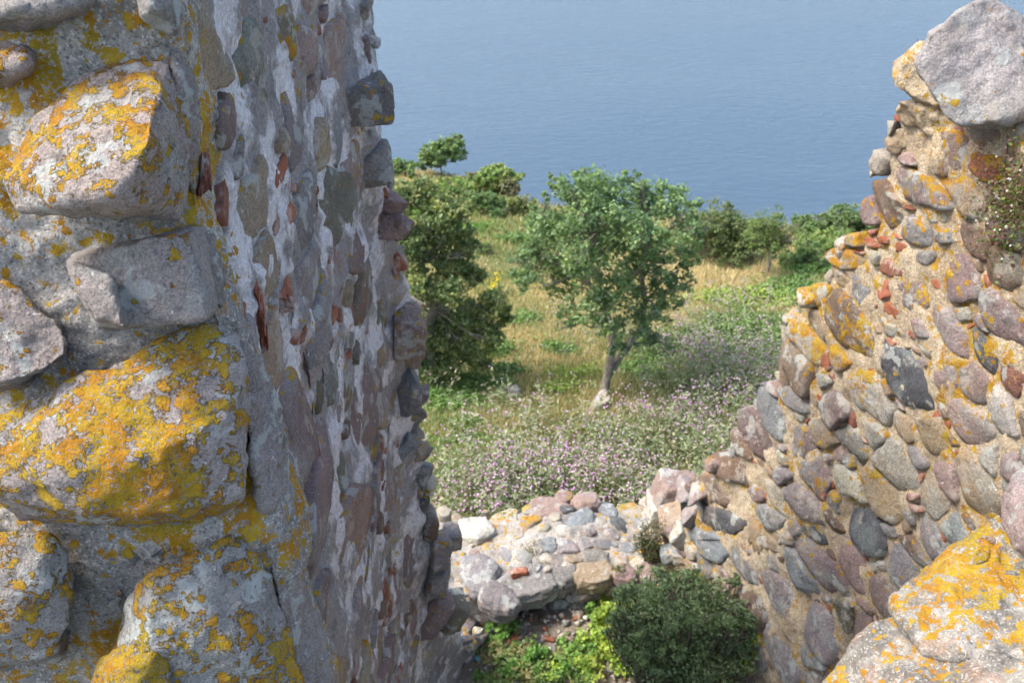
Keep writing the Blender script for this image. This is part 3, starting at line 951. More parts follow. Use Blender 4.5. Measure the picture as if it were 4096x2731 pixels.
# the big boulders of the near end, from the top down
near([[(-40, -40, 2.95), (70, -40, 3.02), (93, -5, 2.94), (90, 12, 2.94), (80, 27, 2.98), (60, 31, 3.00), (20, 27, 2.78), (38, 14, 2.70), (83, -2, 2.72), (-20, 18, 2.72), (-40, 10, 2.80), (20, 5, 2.68), (-40, 20, 3.20), (80, 10, 3.30)]],
     (0.40, 0.36, 0.35, 0.10), seed=11)
near([[(-15, 42, 2.81), (25, 37, 2.85), (48, 34, 2.97), (51, 60, 2.97), (43, 88, 2.93), (20, 89, 2.83), (25, 62, 2.70), (5, 79, 2.73), (-15, 70, 2.71), (-15, 92, 2.87), (20, 60, 3.25), (-15, 60, 3.25)]],
     (0.46, 0.36, 0.33, 0.36), seed=12)
near([[(3, 176, 2.52), (15, 209, 2.50), (25, 141, 2.60), (31, 116, 2.66), (62, 89, 2.73), (83, 65, 2.79), (119, 56, 2.84), (149, 66, 2.74), (165, 88, 2.60), (153, 119, 2.50), (149, 142, 2.44), (134, 171, 2.40), (113, 193, 2.37), (67, 199, 2.40), (49, 208, 2.46),
       (40, 150, 2.52), (100, 130, 2.49), (181, 221, 2.66), (190, 182, 2.70), (192, 140, 2.76), (184, 90, 2.84), (120, 216, 2.62), (170, 60, 2.88), (60, 150, 3.1), (150, 100, 3.15), (160, 210, 3.1)]],
     (0.44, 0.36, 0.33, 0.44), seed=13)
near([[(67, 261, 2.58), (120, 247, 2.56), (177, 232, 2.54), (190, 231, 2.55), (208, 319, 2.47), (130, 324, 2.46), (98, 319, 2.47), (222, 300, 2.85), (204, 224, 2.86), (80, 250, 2.88), (110, 330, 2.9), (150, 280, 3.0)],
      [(67, 262, 2.50), (90, 266, 2.48), (110, 277, 2.44), (117, 300, 2.40), (125, 329, 2.37), (98, 319, 2.40), (83, 295, 2.45), (70, 262, 2.62), (112, 282, 2.60), (126, 324, 2.55), (98, 315, 2.58)]],
     (0.38, 0.33, 0.315, 0.42), seed=14, voxel=0.011, amp=0.7)
near([[(-20, 265, 2.68), (0, 275, 2.66), (34, 305, 2.62), (58, 322, 2.59), (70, 343, 2.56), (67, 354, 2.52), (45, 372, 2.46), (20, 380, 2.44), (-20, 386, 2.44), (10, 320, 2.56), (-20, 330, 2.52), (60, 360, 2.68), (20, 392, 2.68), (-20, 395, 2.66), (20, 330, 3.01)]],
     (0.40, 0.34, 0.325, 0.66), seed=15)
near([[(-30, 432, 2.44), (22, 411, 2.48), (82, 377, 2.52), (104, 362, 2.55), (156, 342, 2.58), (214, 323, 2.62), (234, 330, 2.62), (244, 372, 2.55), (247, 430, 2.48), (242, 498, 2.42), (198, 507, 2.32), (171, 514, 2.27), (83, 513, 2.25), (22, 503, 2.29), (-30, 485, 2.32),
       (150, 400, 2.42), (160, 450, 2.30), (90, 440, 2.32), (60, 480, 2.26), (225, 420, 2.42), (220, 340, 2.58), (130, 525, 2.5), (220, 515, 2.55), (20, 520, 2.5), (120, 420, 2.95), (250, 400, 2.9), (240, 500, 2.85)]],
     (0.42, 0.36, 0.345, 0.74), seed=16, voxel=0.012)
near([[(-30, 530, 2.40), (20, 529, 2.42), (56, 535, 2.42), (70, 558, 2.40), (66, 598, 2.34), (63, 622, 2.30), (54, 650, 2.26), (30, 658, 2.24), (-30, 660, 2.22), (20, 600, 2.26), (-20, 580, 2.28), (40, 560, 2.33), (60, 660, 2.5), (-30, 670, 2.5), (20, 600, 2.8)]],
     (0.36, 0.34, 0.325, 0.72), seed=17)
near([[(149, 572, 2.36), (182, 556, 2.42), (232, 534, 2.48), (252, 546, 2.50), (262, 590, 2.44), (294, 640, 2.42), (313, 690, 2.38), (320, 740, 2.34), (200, 740, 2.18), (100, 730, 2.16), (150, 640, 2.22), (152, 600, 2.28), (215, 620, 2.30), (250, 660, 2.28), (110, 655, 2.36), (125, 610, 2.42),
       (200, 600, 2.8), (300, 700, 2.75)]],
     (0.36, 0.335, 0.32, 0.66), seed=18)
near([[(90, 690, 2.22), (100, 655, 2.28), (125, 641, 2.28), (160, 640, 2.26), (172, 660, 2.22), (170, 700, 2.16), (120, 720, 2.12), (125, 665, 2.18), (150, 660, 2.17), (130, 690, 2.6)]],
     (0.36, 0.33, 0.30, 0.92), seed=19)
near([[(128, -20, 2.80), (150, -20, 2.70), (172, -20, 2.74), (178, 20, 2.74), (176, 38, 2.78), (164, 36, 2.80), (140, 20, 2.74), (150, 5, 2.69), (130, -20, 3.2), (182, -20, 3.2), (184, 30, 3.2)]],
     (0.33, 0.30, 0.29, 0.34), seed=20)
near([[(232, 333, 2.66), (246, 338, 2.66), (262, 356, 2.70), (274, 390, 2.72), (282, 430, 2.72), (286, 480, 2.70), (290, 520, 2.66), (262, 505, 2.52), (250, 460, 2.54), (246, 400, 2.58), (284, 440, 3.2), (262, 360, 3.2), (288, 520, 3.2)]],
     (0.36, 0.31, 0.30, 0.30), seed=21)
near([[(262, 535, 2.52), (285, 522, 2.62), (298, 560, 2.64), (312, 600, 2.62), (322, 640, 2.58), (334, 690, 2.54), (340, 740, 2.5), (305, 690, 2.42), (290, 640, 2.46), (275, 590, 2.50), (322, 650, 3.1), (300, 560, 3.1), (338, 740, 3.0)]],
     (0.37, 0.315, 0.30, 0.22), seed=22)
near([[(196, 224, 2.80), (214, 232, 2.80), (226, 262, 2.82), (228, 300, 2.78), (222, 312, 2.72), (208, 300, 2.66), (200, 250, 2.72), (228, 290, 3.3), (215, 230, 3.3)]],
     (0.30, 0.26, 0.25, 0.22), seed=23)
near([[(168, 44, 2.84), (184, 52, 2.86), (192, 90, 2.86), (198, 150, 2.84), (196, 205, 2.80), (186, 180, 2.74), (180, 100, 2.78), (198, 160, 3.3), (186, 50, 3.3)]],
     (0.33, 0.28, 0.265, 0.20), seed=24)
# small gravel and lime bits lying in the broken mortar
for k, (px, py, r, key) in enumerate([(119, 545, 5, 'white'), (152, 548, 8, 'white'), (168, 545, 5, 'pale'), (174, 556, 9, 'pale'), (158, 558, 5, 'white'), (203, 559, 6, 'white'), (180, 565, 7, 'tan'), (210, 566, 3, 'white'), (195, 565, 5, 'pale'),
        (114, 556, 7, 'pale'), (124, 553, 4, 'blue'), (162, 551, 3, 'blue'), (178, 520, 3, 'white'), (117, 592, 4, 'tan'), (118, 597, 4, 'white'), (113, 603, 6, 'white'), (133, 552, 9, 'dark'), (169, 567, 5, 'dark'), (189, 573, 6, 'pale'), (141, 560, 5, 'pale')]):
    zz = at_y(px, py, 2.46)[2]
    c = at_y(px, py, float(y_front(zz)) + 0.015)
    q = r * 0.00285
    place(random.choice(ANGULAR), 'pebble', left, c, Vector((random.uniform(-1, 1), random.uniform(-1, 1), 0.3)), Vector((0.3, 1, 1)), Vector((1, 0.2, 1)), q * 1.2, q, q * 0.8, tint(key, 0.0 if key != 'dark' else 0.5))

REG_L = []
# face of the wall, seen edge-on
inL = lambda px, py: px < 520 and py < 720 and py > -60
inLw = lambda y, z: y < float(y_end(z)) - 0.12
for k in range(14):                        # short runs of brick in the rubble
    y0, z0 = random.uniform(3.2, 6.6), random.uniform(-7.0, -0.4)
    for m in range(random.choice((1, 2, 3))):
        y, z = y0 + random.uniform(-.02, .02), z0 + m * 0.10
        if inLw(y, z):
            REG_L.append((SL.s_of(y), z, 0.12, 0.042, rad(random.gauss(0, 8)), tint(random.choice(['red', 'rust']), 0.25), random.uniform(0.0, 0.03), 'brick'))
fill(SL, REG_L, (3.0, 8.3), (-8.4, 0.1), (0.40, 0.10), 12000, 270, inL, ['lilac', 'pink', 'purple', 'grey', 'brown', 'olive', 'purple', 'tan'], 7, (-0.01, 0.04), lich=(0.25, 0.55), within=inLw, asp=(0.4, 0.75))
fill(SL, REG_L, (3.0, 8.2), (-8.2, 0.0), (0.08, 0.03), 5000, 60, inL, ['red', 'rust', 'rust'], 14, (-0.005, 0.02), 0.0, 'brick', (0.0, 0.4), within=inLw, asp=(0.3, 0.5))
build_cells(left, REG_L, SL.to3d, 1.14, 0.028, 22)

# stones, slab and bricks standing out at the far broken edge
EDGE = [  # px, py, half width, half height (px), tilt, colour, lichen, kind, y shift
    (354, 8, 15, 10, 0, 'grey', .25, 'a', 0), (356, 46, 15, 16, 0, 'purple', .35, 'a', 0), (362, 72, 12, 9, 0, 'tan', .5, 'a', 0), (364, 99, 30, 21, -8, 'grey', .34, 'a', -.15),
    (357, 136, 15, 13, -10, 'grey', .25, 'a', 0), (369, 164, 26, 20, -5, 'grey', .22, 'r', -.12), (391, 222, 18, 16, 15, 'purple', .36, 'r', -.1), (408, 332, 18, 23, 5, 'pink', .50, 'a', -.15),
    (407, 388, 14, 24, 5, 'grey', .24, 'r', -.1), (408, 424, 9, 8, 0, 'dark', .2, 'a', 0), (395, 448, 27, 6, -52, 'blue', .05, 'a', -.15), (391, 470, 22, 11, -52, 'olive', .30, 'r', -.05), (416, 473, 9, 14, 10, 'olive', .42, 'r', 0),
    (421, 498, 9, 11, 0, 'dark', .35, 'r', 0), (427, 522, 11, 18, 5, 'brown', .22, 'r', 0), (410, 520, 7, 16, 10, 'dark', .1, 'r', 0), (440, 548, 12, 17, 10, 'lilac', .35, 'a', -.1), (452, 535, 9, 10, 0, 'grey', .3, 'a', .1),
    (380, 425, 16, 15, -40, 'purple', .3, 'r', 0), (375, 385, 18, 22, -30, 'grey', .35, 'r', 0), (372, 245, 14, 24, 0, 'pink', .32, 'r', 0), (352, 205, 12, 22, 0, 'lilac', .2, 'a', 0), (366, 300, 16, 12, -30, 'olive', .4, 'a', 0),
    (340, 340, 12, 24, -10, 'lilac', .2, 'a', 0), (361, 450, 13, 26, -15, 'olive', .42, 'r', 0), (437, 575, 12, 20, 15, 'grey', .4, 'r', -.1), (430, 610, 16, 24, 25, 'purple', .25, 'r', -.2), (410, 640, 16, 26, 25, 'grey', .3, 'r', -.3), (455, 610, 14, 20, 25, 'olive', .35, 'r', -.1)]
for (px, py, hx, hz, an, key, li, kd, sh) in EDGE:
    z = at_y(px, py, 6.6)[2]
    z = at_y(px, py, float(y_end(z)))[2]
    c = at_y(px, py, float(y_end(z)) + sh - 0.05)
    k = float(c[1] * math.cos(PITCH) - c[2] * math.sin(PITCH)) / FPX
    a = rad(an)
    X = Vector((math.cos(a), 0.25, -math.sin(a)))
    Y = Vector((-0.25, 1, 0))
    Z = X.cross(Y)
    place(random.choice(ROUND if kd == 'r' else BLOCK), 'stone', left, c, X, Y, Z, hx * k * 0.97, max(0.5 * (hx + hz) * k, 0.1) * 1.3, hz * k * 1.08, tint(key, li))
re_ = random.Random(44)
for k in range(54):                        # small rubble of the torn core along that edge
    z = re_.uniform(-7.9, -0.9)
    y = float(y_end(z)) + re_.uniform(-0.14, 0.05)
    q = re_.uniform(0.035, 0.095)
    x = float(fxL(y)) + SL.batter * max(0.0, -1.0 - z) + re_.uniform(0.0, 0.13)
    X = Vector((re_.uniform(.4, 1), re_.uniform(-.4, .4), re_.uniform(-.4, .4))).normalized()
    Yv = X.cross(Vector((0, re_.uniform(-.3, .3), 1))).normalized()
    place(re_.choice(BLOCK + ANGULAR), 'stone', left, (x, y, z), X, Yv, X.cross(Yv), q * 1.3, q, q * 0.8, tint(re_.choice(['lilac', 'grey', 'pale', 'tan', 'purple', 'white']), re_.uniform(.2, .5), r=re_))
EDGE_BRICKS = [(378, 189, 8, 8, -10), (371, 206, 7, 10, 5), (394, 258, 7, 11, -25), (385, 271, 8, 12, 25), (377, 283, 9, 7, 20), (330, 128, 7, 6, 5), (331, 108, 5, 12, 5), (322, 127, 4, 9, 5), (372, 318, 6, 14, 35), (363, 325, 5, 13, 35), (383, 322, 5, 10, 20),
               (389, 376, 5, 8, 30), (399, 425, 5, 10, 20), (391, 437, 6, 4, -40), (374, 400, 3, 8, 20), (388, 462, 5, 3, -30), (352, 288, 4, 8, 0), (344, 275, 3, 9, 5), (324, 95, 4, 10, 0), (311, 190, 4, 9, 0), (283, 292, 10, 7, 0), (258, 305, 5, 16, 5), (254, 290, 4, 14, 5), (262, 325, 4, 14, 5), (204, 165, 6, 16, 12), (313, 450, 5, 12, 10), (303, 430, 4, 18, 10), (298, 475, 4, 14, 8)]
for (px, py, hx, hz, an) in EDGE_BRICKS:
    if px > 320:
        z = at_y(px, py, 6.5)[2]
        z = at_y(px, py, float(y_end(z)))[2]
        c = at_y(px, py, float(y_end(z)) - 0.06 - max(0, 375 - px) * 0.010)
    else:
        c = SL.hit(px, py)
        if c is None: continue
    k = float(c[1] * math.cos(PITCH) - c[2] * math.sin(PITCH)) / FPX
    a = rad(an)
    X = Vector((math.cos(a), 0.3, -math.sin(a)))
    Y = Vector((-0.3, 1, 0))
    Z = X.cross(Y)
    place(random.choice(BRICKS), 'brick', left, c, X, Y, Z, hx * k, 0.12, hz * k * 1.1, tint(random.choice(['red', 'rust', 'red']), 0.12))

# ================================================================== LOW WALL
low = thing('low_wall', 'low rubble wall with a broad sunlit top between the two tall walls', 'wall', (0.4, 8.5, -8.3))
ZT = -7.5
def low_core():
    rings = []
    for x in np.linspace(-1.1, 2.0, 24):
        yn = 7.95 + 0.10 * math.sin(x * 2.1 + 0.5) + 0.06 * math.sin(x * 7) - 0.12 * max(0, 0.2 - x)
        yf = 9.12 + 0.12 * max(x, -0.5) + 0.05 * math.sin(x * 5 + 1) - 0.25 * max(0, -0.3 - x)
        zt = ZT + 0.06 * math.sin(x * 3.3) + 0.20 * max(0, x - 1.35) + 0.05 * max(0, -x)
        rings.append([(x, yn, -9.3), (x, yn, zt - 0.08), (x, yn + 0.15, zt - 0.02), (x, 8.5, zt), (x, yf - 0.15, zt - 0.02), (x, yf, zt - 0.14), (x, yf + 0.1, -10.0)])
    me = remesh(loft(rings), 0.028, 0)
    displace(me, [(1.8, 0.03, 2), (7.5, 0.045, 3), (26.0, 0.018, 2)], seed=91)
    obj('mortar_core', me, M_MORT_LOW, low)
low_core()
LOW = [(488, 558, 42, 34, 10, 'pink', .25, .9, .3), (478, 575, 40, 36, 40, 'grey', .15, 1.2, .0), (500, 600, 38, 26, 25, 'grey', .2, .9, -.3), (530, 583, 62, 34, -8, 'grey', .15, .9, .05), (559, 572, 44, 32, 15, 'grey', .12, .9, .2), (594, 575, 46, 24, -8, 'tan', .2, .9, .15), (625, 576, 26, 18, 0, 'pink', .35, .9, .1),
       (652, 573, 24, 26, -30, 'pink', .2, .9, .2), (475, 528, 34, 26, -15, 'white', .25, .9, .4), (505, 523, 34, 24, -25, 'pale', .45, .8, .3), (548, 508, 46, 24, -8, 'pink', .2, .9, .4), (584, 500, 32, 20, -5, 'pink', .2, .9, .5), (608, 507, 18, 14, -10, 'blue', .1, .7, .3),
       (632, 506, 24, 14, 0, 'pale', .55, .6, .2), (583, 520, 38, 18, 3, 'blue', .1, .8, .35), (566, 534, 16, 9, 0, 'white', 0, .8, .4), (604, 541, 24, 13, -5, 'blue', .1, .7, .3), (566, 549, 28, 16, 10, 'lilac', .1, .6, .2), (550, 547, 18, 12, 0, 'blue', .1, .6, .2), (584, 545, 18, 11, 0, 'grey', .1, .6, .2),
       (528, 523, 26, 16, -10, 'tan', .6, .5, .2), (508, 537, 26, 14, 5, 'pale', .5, .5, .2), (620, 520, 20, 12, 30, 'dark', .1, .6, .2), (567, 512, 14, 8, 0, 'dark', .1, .6, .2), (506, 553, 26, 14, 15, 'lilac', .25, .6, .2), (523, 557, 20, 12, 0, 'grey', .3, .6, .2), (598, 555, 26, 14, -10, 'grey', .3, .6, .2), (612, 530, 16, 10, 0, 'lilac', .2, .6, .2),
       (640, 520, 18, 12, 0, 'grey', .3, .6, .2), (600, 520, 14, 9, 0, 'pale', .2, .6, .2), (540, 530, 16, 9, 0, 'pale', .3, .6, .2), (574, 560, 16, 9, 10, 'tan', .3, .6, .2), (618, 556, 18, 10, 0, 'pale', .4, .6, .2), (548, 560, 14, 8, 0, 'pale', .2, .6, .2), (628, 543, 14, 9, 0, 'blue', .1, .6, .2), (590, 532, 12, 8, 0, 'lilac', .1, .6, .2),
       (640, 556, 16, 10, 0, 'pale', .2, .6, .2), (555, 520, 12, 8, 0, 'pale', .2, .6, .2), (612, 566, 16, 9, 0, 'tan', .3, .6, .2), (520, 545, 14, 9, 0, 'dark', .1, .6, .2), (530, 512, 14, 9, 0, 'pale', .5, .6, .3), (563, 498, 16, 10, 0, 'pink', .3, .7, .3), (650, 500, 18, 14, -20, 'pale', .4, .8, .3),
       (657, 540, 20, 12, -30, 'tan', .2, .9, .4), (662, 555, 22, 14, 0, 'white', .2, .8, .3), (668, 520, 30, 22, -50, 'tan', .15, 1.0, .5)]
REG_W = []
def low_to3d(u, v, out):
    return (u, v, ZT + 0.06 * math.sin(u * 3.3) + 0.20 * max(0, u - 1.35) + 0.05 * max(0, -u) + out)
for (px, py, ln, w, an, key, lich, h, up) in LOW:
    c = at_z(px, py, ZT)
    a = rad(an)
    e = at_z(px + math.cos(a) * ln / 2, py + math.sin(a) * ln / 2, ZT) - at_z(px - math.cos(a) * ln / 2, py - math.sin(a) * ln / 2, ZT)
    g = at_z(px - math.sin(a) * w / 2, py + math.cos(a) * w / 2, ZT) - at_z(px + math.sin(a) * w / 2, py - math.cos(a) * w / 2, ZT)
    th = math.atan2(e[1], e[0])
    hl = math.hypot(e[0], e[1]) / 2
    hw = max(abs(-g[0] * math.sin(th) + g[1] * math.cos(th)) / 2, 0.35 * hl)
    if py > 568 or (py < 512 and ln > 30) or px < 485:
        near_edge = py > 568                           # the bigger blocks of the two edges
        U = Vector((random.uniform(-.12, .12), -0.30 if near_edge else 0.12, 1)).normalized()
        X = Vector((math.cos(th), math.sin(th), 0))
        X = (X - U * X.dot(U)).normalized()
        hh = 0.16 if near_edge else 0.12
        place(random.choice(CHIP + FLAT), 'stone', low, Vector((c[0], c[1] + (0.05 if near_edge else 0), ZT)) - U * (hh - (0.045 if near_edge else 0.07)), X, U, X.cross(U), hl * 1.12, hh, min(hw * 1.05, 0.24), tint(key, lich))
    else:
        REG_W.append((float(c[0]), float(c[1]), hl, hw, th, tint(key, lich), random.uniform(0.0, 0.022), 'stone'))
rw = random.Random(8)
for k in range(2500):
    u, v = rw.uniform(-0.9, 1.7), rw.uniform(8.0, 9.15)
    hl = rw.uniform(0.03, 0.10); hw = hl * rw.uniform(.5, .9); th = rw.uniform(0, 3.1)
    if len(REG_W) < 62 and free(REG_W, u, v, hl, hw, th, 0.02):
        REG_W.append((u, v, hl, hw, th, tint(rw.choice(['pale', 'grey', 'tan', 'pale', 'white', 'pale']), rw.uniform(.1, .45), r=rw), rw.uniform(-0.01, 0.016), 'stone'))
build_cells(low, REG_W, low_to3d, 1.1, 0.03, 23)
for (px, py, y, sx, sz, an, key, li) in [(672, 495, 8.9, 20, 24, 15, 'pink', .15), (655, 507, 8.9, 8, 12, 0, 'white', .4), (690, 500, 8.6, 14, 16, 10, 'lilac', .3), (678, 525, 8.4, 18, 16, -20, 'tan', .15)]:
    c = at_y(px, py, y)
    k = float(c[1] * math.cos(PITCH) - c[2] * math.sin(PITCH)) / FPX
    a = rad(an)
    place(random.choice(BLOCK), 'stone', low, c, Vector((math.cos(a), 0, -math.sin(a))), Vector((0, 1, 0)), Vector((math.sin(a), 0, math.cos(a))), sx * k, 0.22, sz * k * 1.1, tint(key, li))
# stones in the shaded inner face of the low wall
rr = random.Random(3)
for (x, z) in [(x + rr.uniform(-.05, .05), z) for z in (-7.75, -7.98, -8.2, -8.42, -8.62) for x in np.arange(-0.95, 1.5, 0.36)]:
    yn = 7.95 + 0.10 * math.sin(x * 2.1 + 0.5) + 0.06 * math.sin(x * 7) - 0.12 * max(0, 0.2 - x)
    if z < float(H(np.array([x]), np.array([yn]))[0]) - 0.1:
        continue
    place(rr.choice(ROUND + ANGULAR), 'stone', low, (x + rr.uniform(-.08, .08), yn + 0.03, z + rr.uniform(-.04, .04)), Vector((1, 0, rr.uniform(-.15, .15))), Vector((0, 1, 0)), Vector((0, 0, 1)), rr.uniform(.15, .21), 0.1, rr.uniform(.09, .125), tint(rr.choice(['brown', 'olive', 'purple', 'grey']), rr.uniform(.1, .35), r=rr))
place(BRICKS[0], 'brick', low, at_z(519, 572, ZT + 0.05), Vector((1, .3, 0)), Vector((-.3, 1, 0)), Vector((0, 0, 1)), 0.09, 0.05, 0.04, tint('red', 0.1))

# ================================================================== NEAR LEDGE, bottom right
ledge = thing('wall_ledge', 'broken wall ledge crusted with orange lichen in the bottom right corner', 'wall', (1.6, 2.4, -3.0))
M_LEDGE = mortar('lichen_crusted_stone', (0.19, 0.175, 0.15), (0.34, 0.32, 0.28), 0.54, 1.1, 0.4, stain=0.6, lo=0.40, hi=0.58, sc=7.0)
def ledge_stone(pts, color, seed, name='stone', mat=M_NEAR, amp=1.0, voxel=0.013):
    me = hull_mesh(name, [px_hull(pts)], voxel, [(3.0, 0.05 * amp, 3), (11.0, 0.024 * amp, 3), (36.0, 0.010, 2)], 1, seed)
    return obj(name, me, mat, ledge, color)
ledge_stone([(1003, 498, 2.75), (1012, 480, 2.78), (1026, 468, 2.8), (1060, 450, 2.8), (1060, 560, 2.55), (1030, 562, 2.50), (1012, 548, 2.55), (1002, 525, 2.65), (1030, 520, 2.50), (1030, 480, 3.2), (1060, 560, 3.2)], (0.30, 0.235, 0.22, 0.18), 31, amp=0.7)
ledge_stone([(894, 604, 2.62), (903, 595, 2.66), (913, 587, 2.70), (928, 571, 2.74), (935, 560, 2.78), (955, 552, 2.78), (984, 534, 2.80), (999, 514, 2.84), (1015, 545, 2.7), (1060, 580, 2.55), (1060, 680, 2.2), (985, 660, 2.28), (925, 650, 2.36), (900, 620, 2.50), (960, 600, 2.52), (1000, 600, 2.46), (940, 640, 2.9), (1000, 540, 3.2), (1060, 600, 3.0)],
            (0.33, 0.30, 0.25, 0.42), 32, mat=M_LEDGE)
ledge_stone([(800, 720, 2.40), (822, 682, 2.44), (850, 645, 2.50), (875, 627, 2.54), (897, 618, 2.56), (930, 640, 2.44), (990, 655, 2.28), (1060, 668, 2.14), (1060, 760, 2.0), (900, 760, 2.12), (900, 680, 2.26), (980, 690, 2.14), (850, 720, 2.28), (860, 660, 2.8), (980, 680, 2.7)],
            (0.32, 0.29, 0.245, 0.42), 33, mat=M_LEDGE)
ledge_stone([(1000, 670, 2.22), (1024, 662, 2.2), (1060, 668, 2.1), (1060, 760, 2.0), (980, 720, 2.1), (1000, 690, 2.12), (1020, 700, 2.5)], (0.32, 0.29, 0.26, 0.36), 34, mat=M_LEDGE)
ledge_stone([(955, 553, 2.76), (975, 542, 2.80), (992, 540, 2.76), (985, 560, 2.66), (965, 566, 2.68), (975, 552, 3.0)], (0.40, 0.30, 0.27, 0.55), 35, voxel=0.009)
rings = []
for z in np.arange(-4.6, -2.85, 0.1):
    yf = float(np.interp(z, [-4.6, -3.0, -2.5], [2.45, 2.50, 2.75]))
    x0 = float(np.interp(z, [-4.6, -3.3, -2.5], [1.38, 1.38, 1.65]))
    rings.append([(x0, yf + 0.12, z), (x0 + 0.3, yf + 0.02, z), (3.2, yf, z), (3.2, yf + 0.5, z), (x0 + 0.4, yf + 0.55, z), (x0 + 0.05, yf + 0.4, z)])
me = remesh(loft(rings), 0.02, 0)
displace(me, [(2.2, 0.06, 3), (9.0, 0.025, 3)], seed=36)
obj('mortar_core', me, M_MORT_NEAR, ledge)

# ================================================================== vegetation kit
def tube(path, radii, sides=7):
    P = [Vector(p) for p in path]
    V, Q = [], []
    for i, p in enumerate(P):
        d = (P[min(i + 1, len(P) - 1)] - P[max(i - 1, 0)]).normalized()
        u = d.orthogonal().normalized()
        if i == 0:
            ref = u
        u = (ref - d * ref.dot(d)).normalized()
        w = d.cross(u)
        for k in range(sides):
            a = 2 * math.pi * k / sides
            V.append(p + (u * math.cos(a) + w * math.sin(a)) * radii[i])
    for i in range(len(P) - 1):
        for k in range(sides):
            j = (k + 1) % sides
            Q.append((i * sides + k, i * sides + j, (i + 1) * sides + j, (i + 1) * sides + k))
    return V, Q
def tubes_mesh(name, tubes):
    V, Q = [], []
    for path, radii, sides in tubes:
        v, q = tube(path, radii, sides)
        b = len(V)
        V += [tuple(x) for x in v]
        Q += [tuple(k + b for k in f) for f in q]
    return mk_mesh(name, V, quads=Q, smooth=True)
def curve_pts(a, b, n, wob, r, sag=0.0):
    a, b = Vector(a), Vector(b)
    L = (b - a).length
    out = []
    for i in range(n + 1):
        t = i / n
        p = a.lerp(b, t)
        if 0 < i < n:
            p += Vector(r.normal(size=3)) * wob * L
        p.z += sag * L * math.sin(math.pi * t)
        out.append(p)
    return out

def leaf_arrays(pos, size, r, aspect=0.55, up=0.35):
    n = len(pos)
    nm = r.normal(size=(n, 3)); nm[:, 2] = np.abs(nm[:, 2]) + up
    nm /= np.linalg.norm(nm, axis=1)[:, None]
    t = r.normal(size=(n, 3))
    t -= nm * (t * nm).sum(1)[:, None]
    t /= np.linalg.norm(t, axis=1)[:, None]
    b = np.cross(nm, t)
    s = (size * r.uniform(0.6, 1.35, n))[:, None]
    V = np.empty((n, 4, 3))
    V[:, 0] = pos - t * s * 0.5
    V[:, 1] = pos + b * s * aspect * 0.5 + nm * s * 0.06
    V[:, 2] = pos + t * s * 0.5
    V[:, 3] = pos - b * s * aspect * 0.5 + nm * s * 0.06
    return V.reshape(-1, 3), np.arange(n * 4).reshape(n, 4)

def cloud(clumps, n, size, pal, r, sub=0.30, shell=0.45, spread=0.16, aspect=0.55, up=0.35):
    """leaves gathered in small sprays through the clumps' volume"""
    w = np.array([(c[3] * c[4] * c[5]) ** 0.75 for c in clumps]); w /= w.sum()
    P, C = [], []
    pal = np.array(pal)
    for c, k in zip(clumps, w):
        m = max(20, int(n * k))
        ns = max(5, int(m * sub / 10))
        d = r.normal(size=(ns, 3)); d /= np.linalg.norm(d, axis=1)[:, None]
        ctr = np.array(c[:3]) + d * np.array(c[3:6]) * (r.uniform(0, 1, (ns, 1)) ** shell)
        i = r.integers(0, ns, m)
        rr_ = np.mean(c[3:6])
        P.append(ctr[i] + r.normal(size=(m, 3)) * np.array([1, 1, 0.7]) * rr_ * spread)
        tone = pal[r.integers(0, len(pal), ns)][i]
        C.append(tone * r.uniform(0.75, 1.25, (m, 1)))
    P = np.concatenate(P); C = np.concatenate(C)
    V, Q = leaf_arrays(P, size, r, aspect, up)
    return V, Q, np.repeat(C, 4, axis=0)

def plant(name, label, cat, base, clumps, n, size, pal, seed, trunk=None, group=None, limbs=True, twig=0.012, aspect=0.55, sub=0.3, shell=0.45, spread=0.16, bark=None, crown_name='crown', sprigs=0):
    r = np.random.default_rng(seed)
    t = thing(name, label, cat, base, group)
    if sprigs:
        ex = []
        ctr = np.mean([c[:3] for c in clumps], axis=0)
        for k in range(sprigs):
            c = clumps[r.integers(len(clumps))]
            d = r.normal(size=3) + 0.5 * (np.array(c[:3]) - ctr) / (np.linalg.norm(np.array(c[:3]) - ctr) + 1e-6)
            d[2] += 0.3
            d /= np.linalg.norm(d)
            q = np.mean(c[3:6]) * r.uniform(0.18, 0.36)
            ex.append((*(np.array(c[:3]) + d * np.array(c[3:6]) * r.uniform(0.95, 1.3)), q, q, q * r.uniform(0.8, 1.5)))
        clumps = list(clumps) + ex
    V, Q, C = cloud(clumps, n, size, pal, r, sub, shell, spread, aspect)
    obj(crown_name, mk_mesh('leaves', V, quads=Q, col=C), M_LEAF, t)
    tb = []
    if trunk:
        tb += trunk
        nodes = [Vector(p) for path, _, _ in trunk for p in path[len(path) // 2:]]
    else:
        nodes = [Vector(base)]
    if limbs:
        for c in clumps:
            e = Vector(c[:3])
            a = min(nodes, key=lambda q: (q - e).length + (2.0 if q.z > e.z else 0))
            L = (e - a).length
            pth = curve_pts(a, e, 5, 0.05, r)
            tb.append((pth, [max(twig * 0.5, twig * (0.6 + L) * (1 - 0.75 * i / 5)) for i in range(6)], 5))
            for k in range(4):
                d = Vector(r.normal(size=3)).normalized()
                f = e + Vector([d[i] * c[3 + i] * 0.9 for i in range(3)])
                tb.append((curve_pts(pth[3], f, 3, 0.06, r), [twig * 0.7, twig * 0.55, twig * 0.4, twig * 0.25], 4))
    if tb:
        obj('trunk' if trunk else 'stems', tubes_mesh('wood', tb), bark or M_BARK, t)
    return t

def P_at(px, py, y, dy=0.0):
    return at_y(px, py, y + dy)

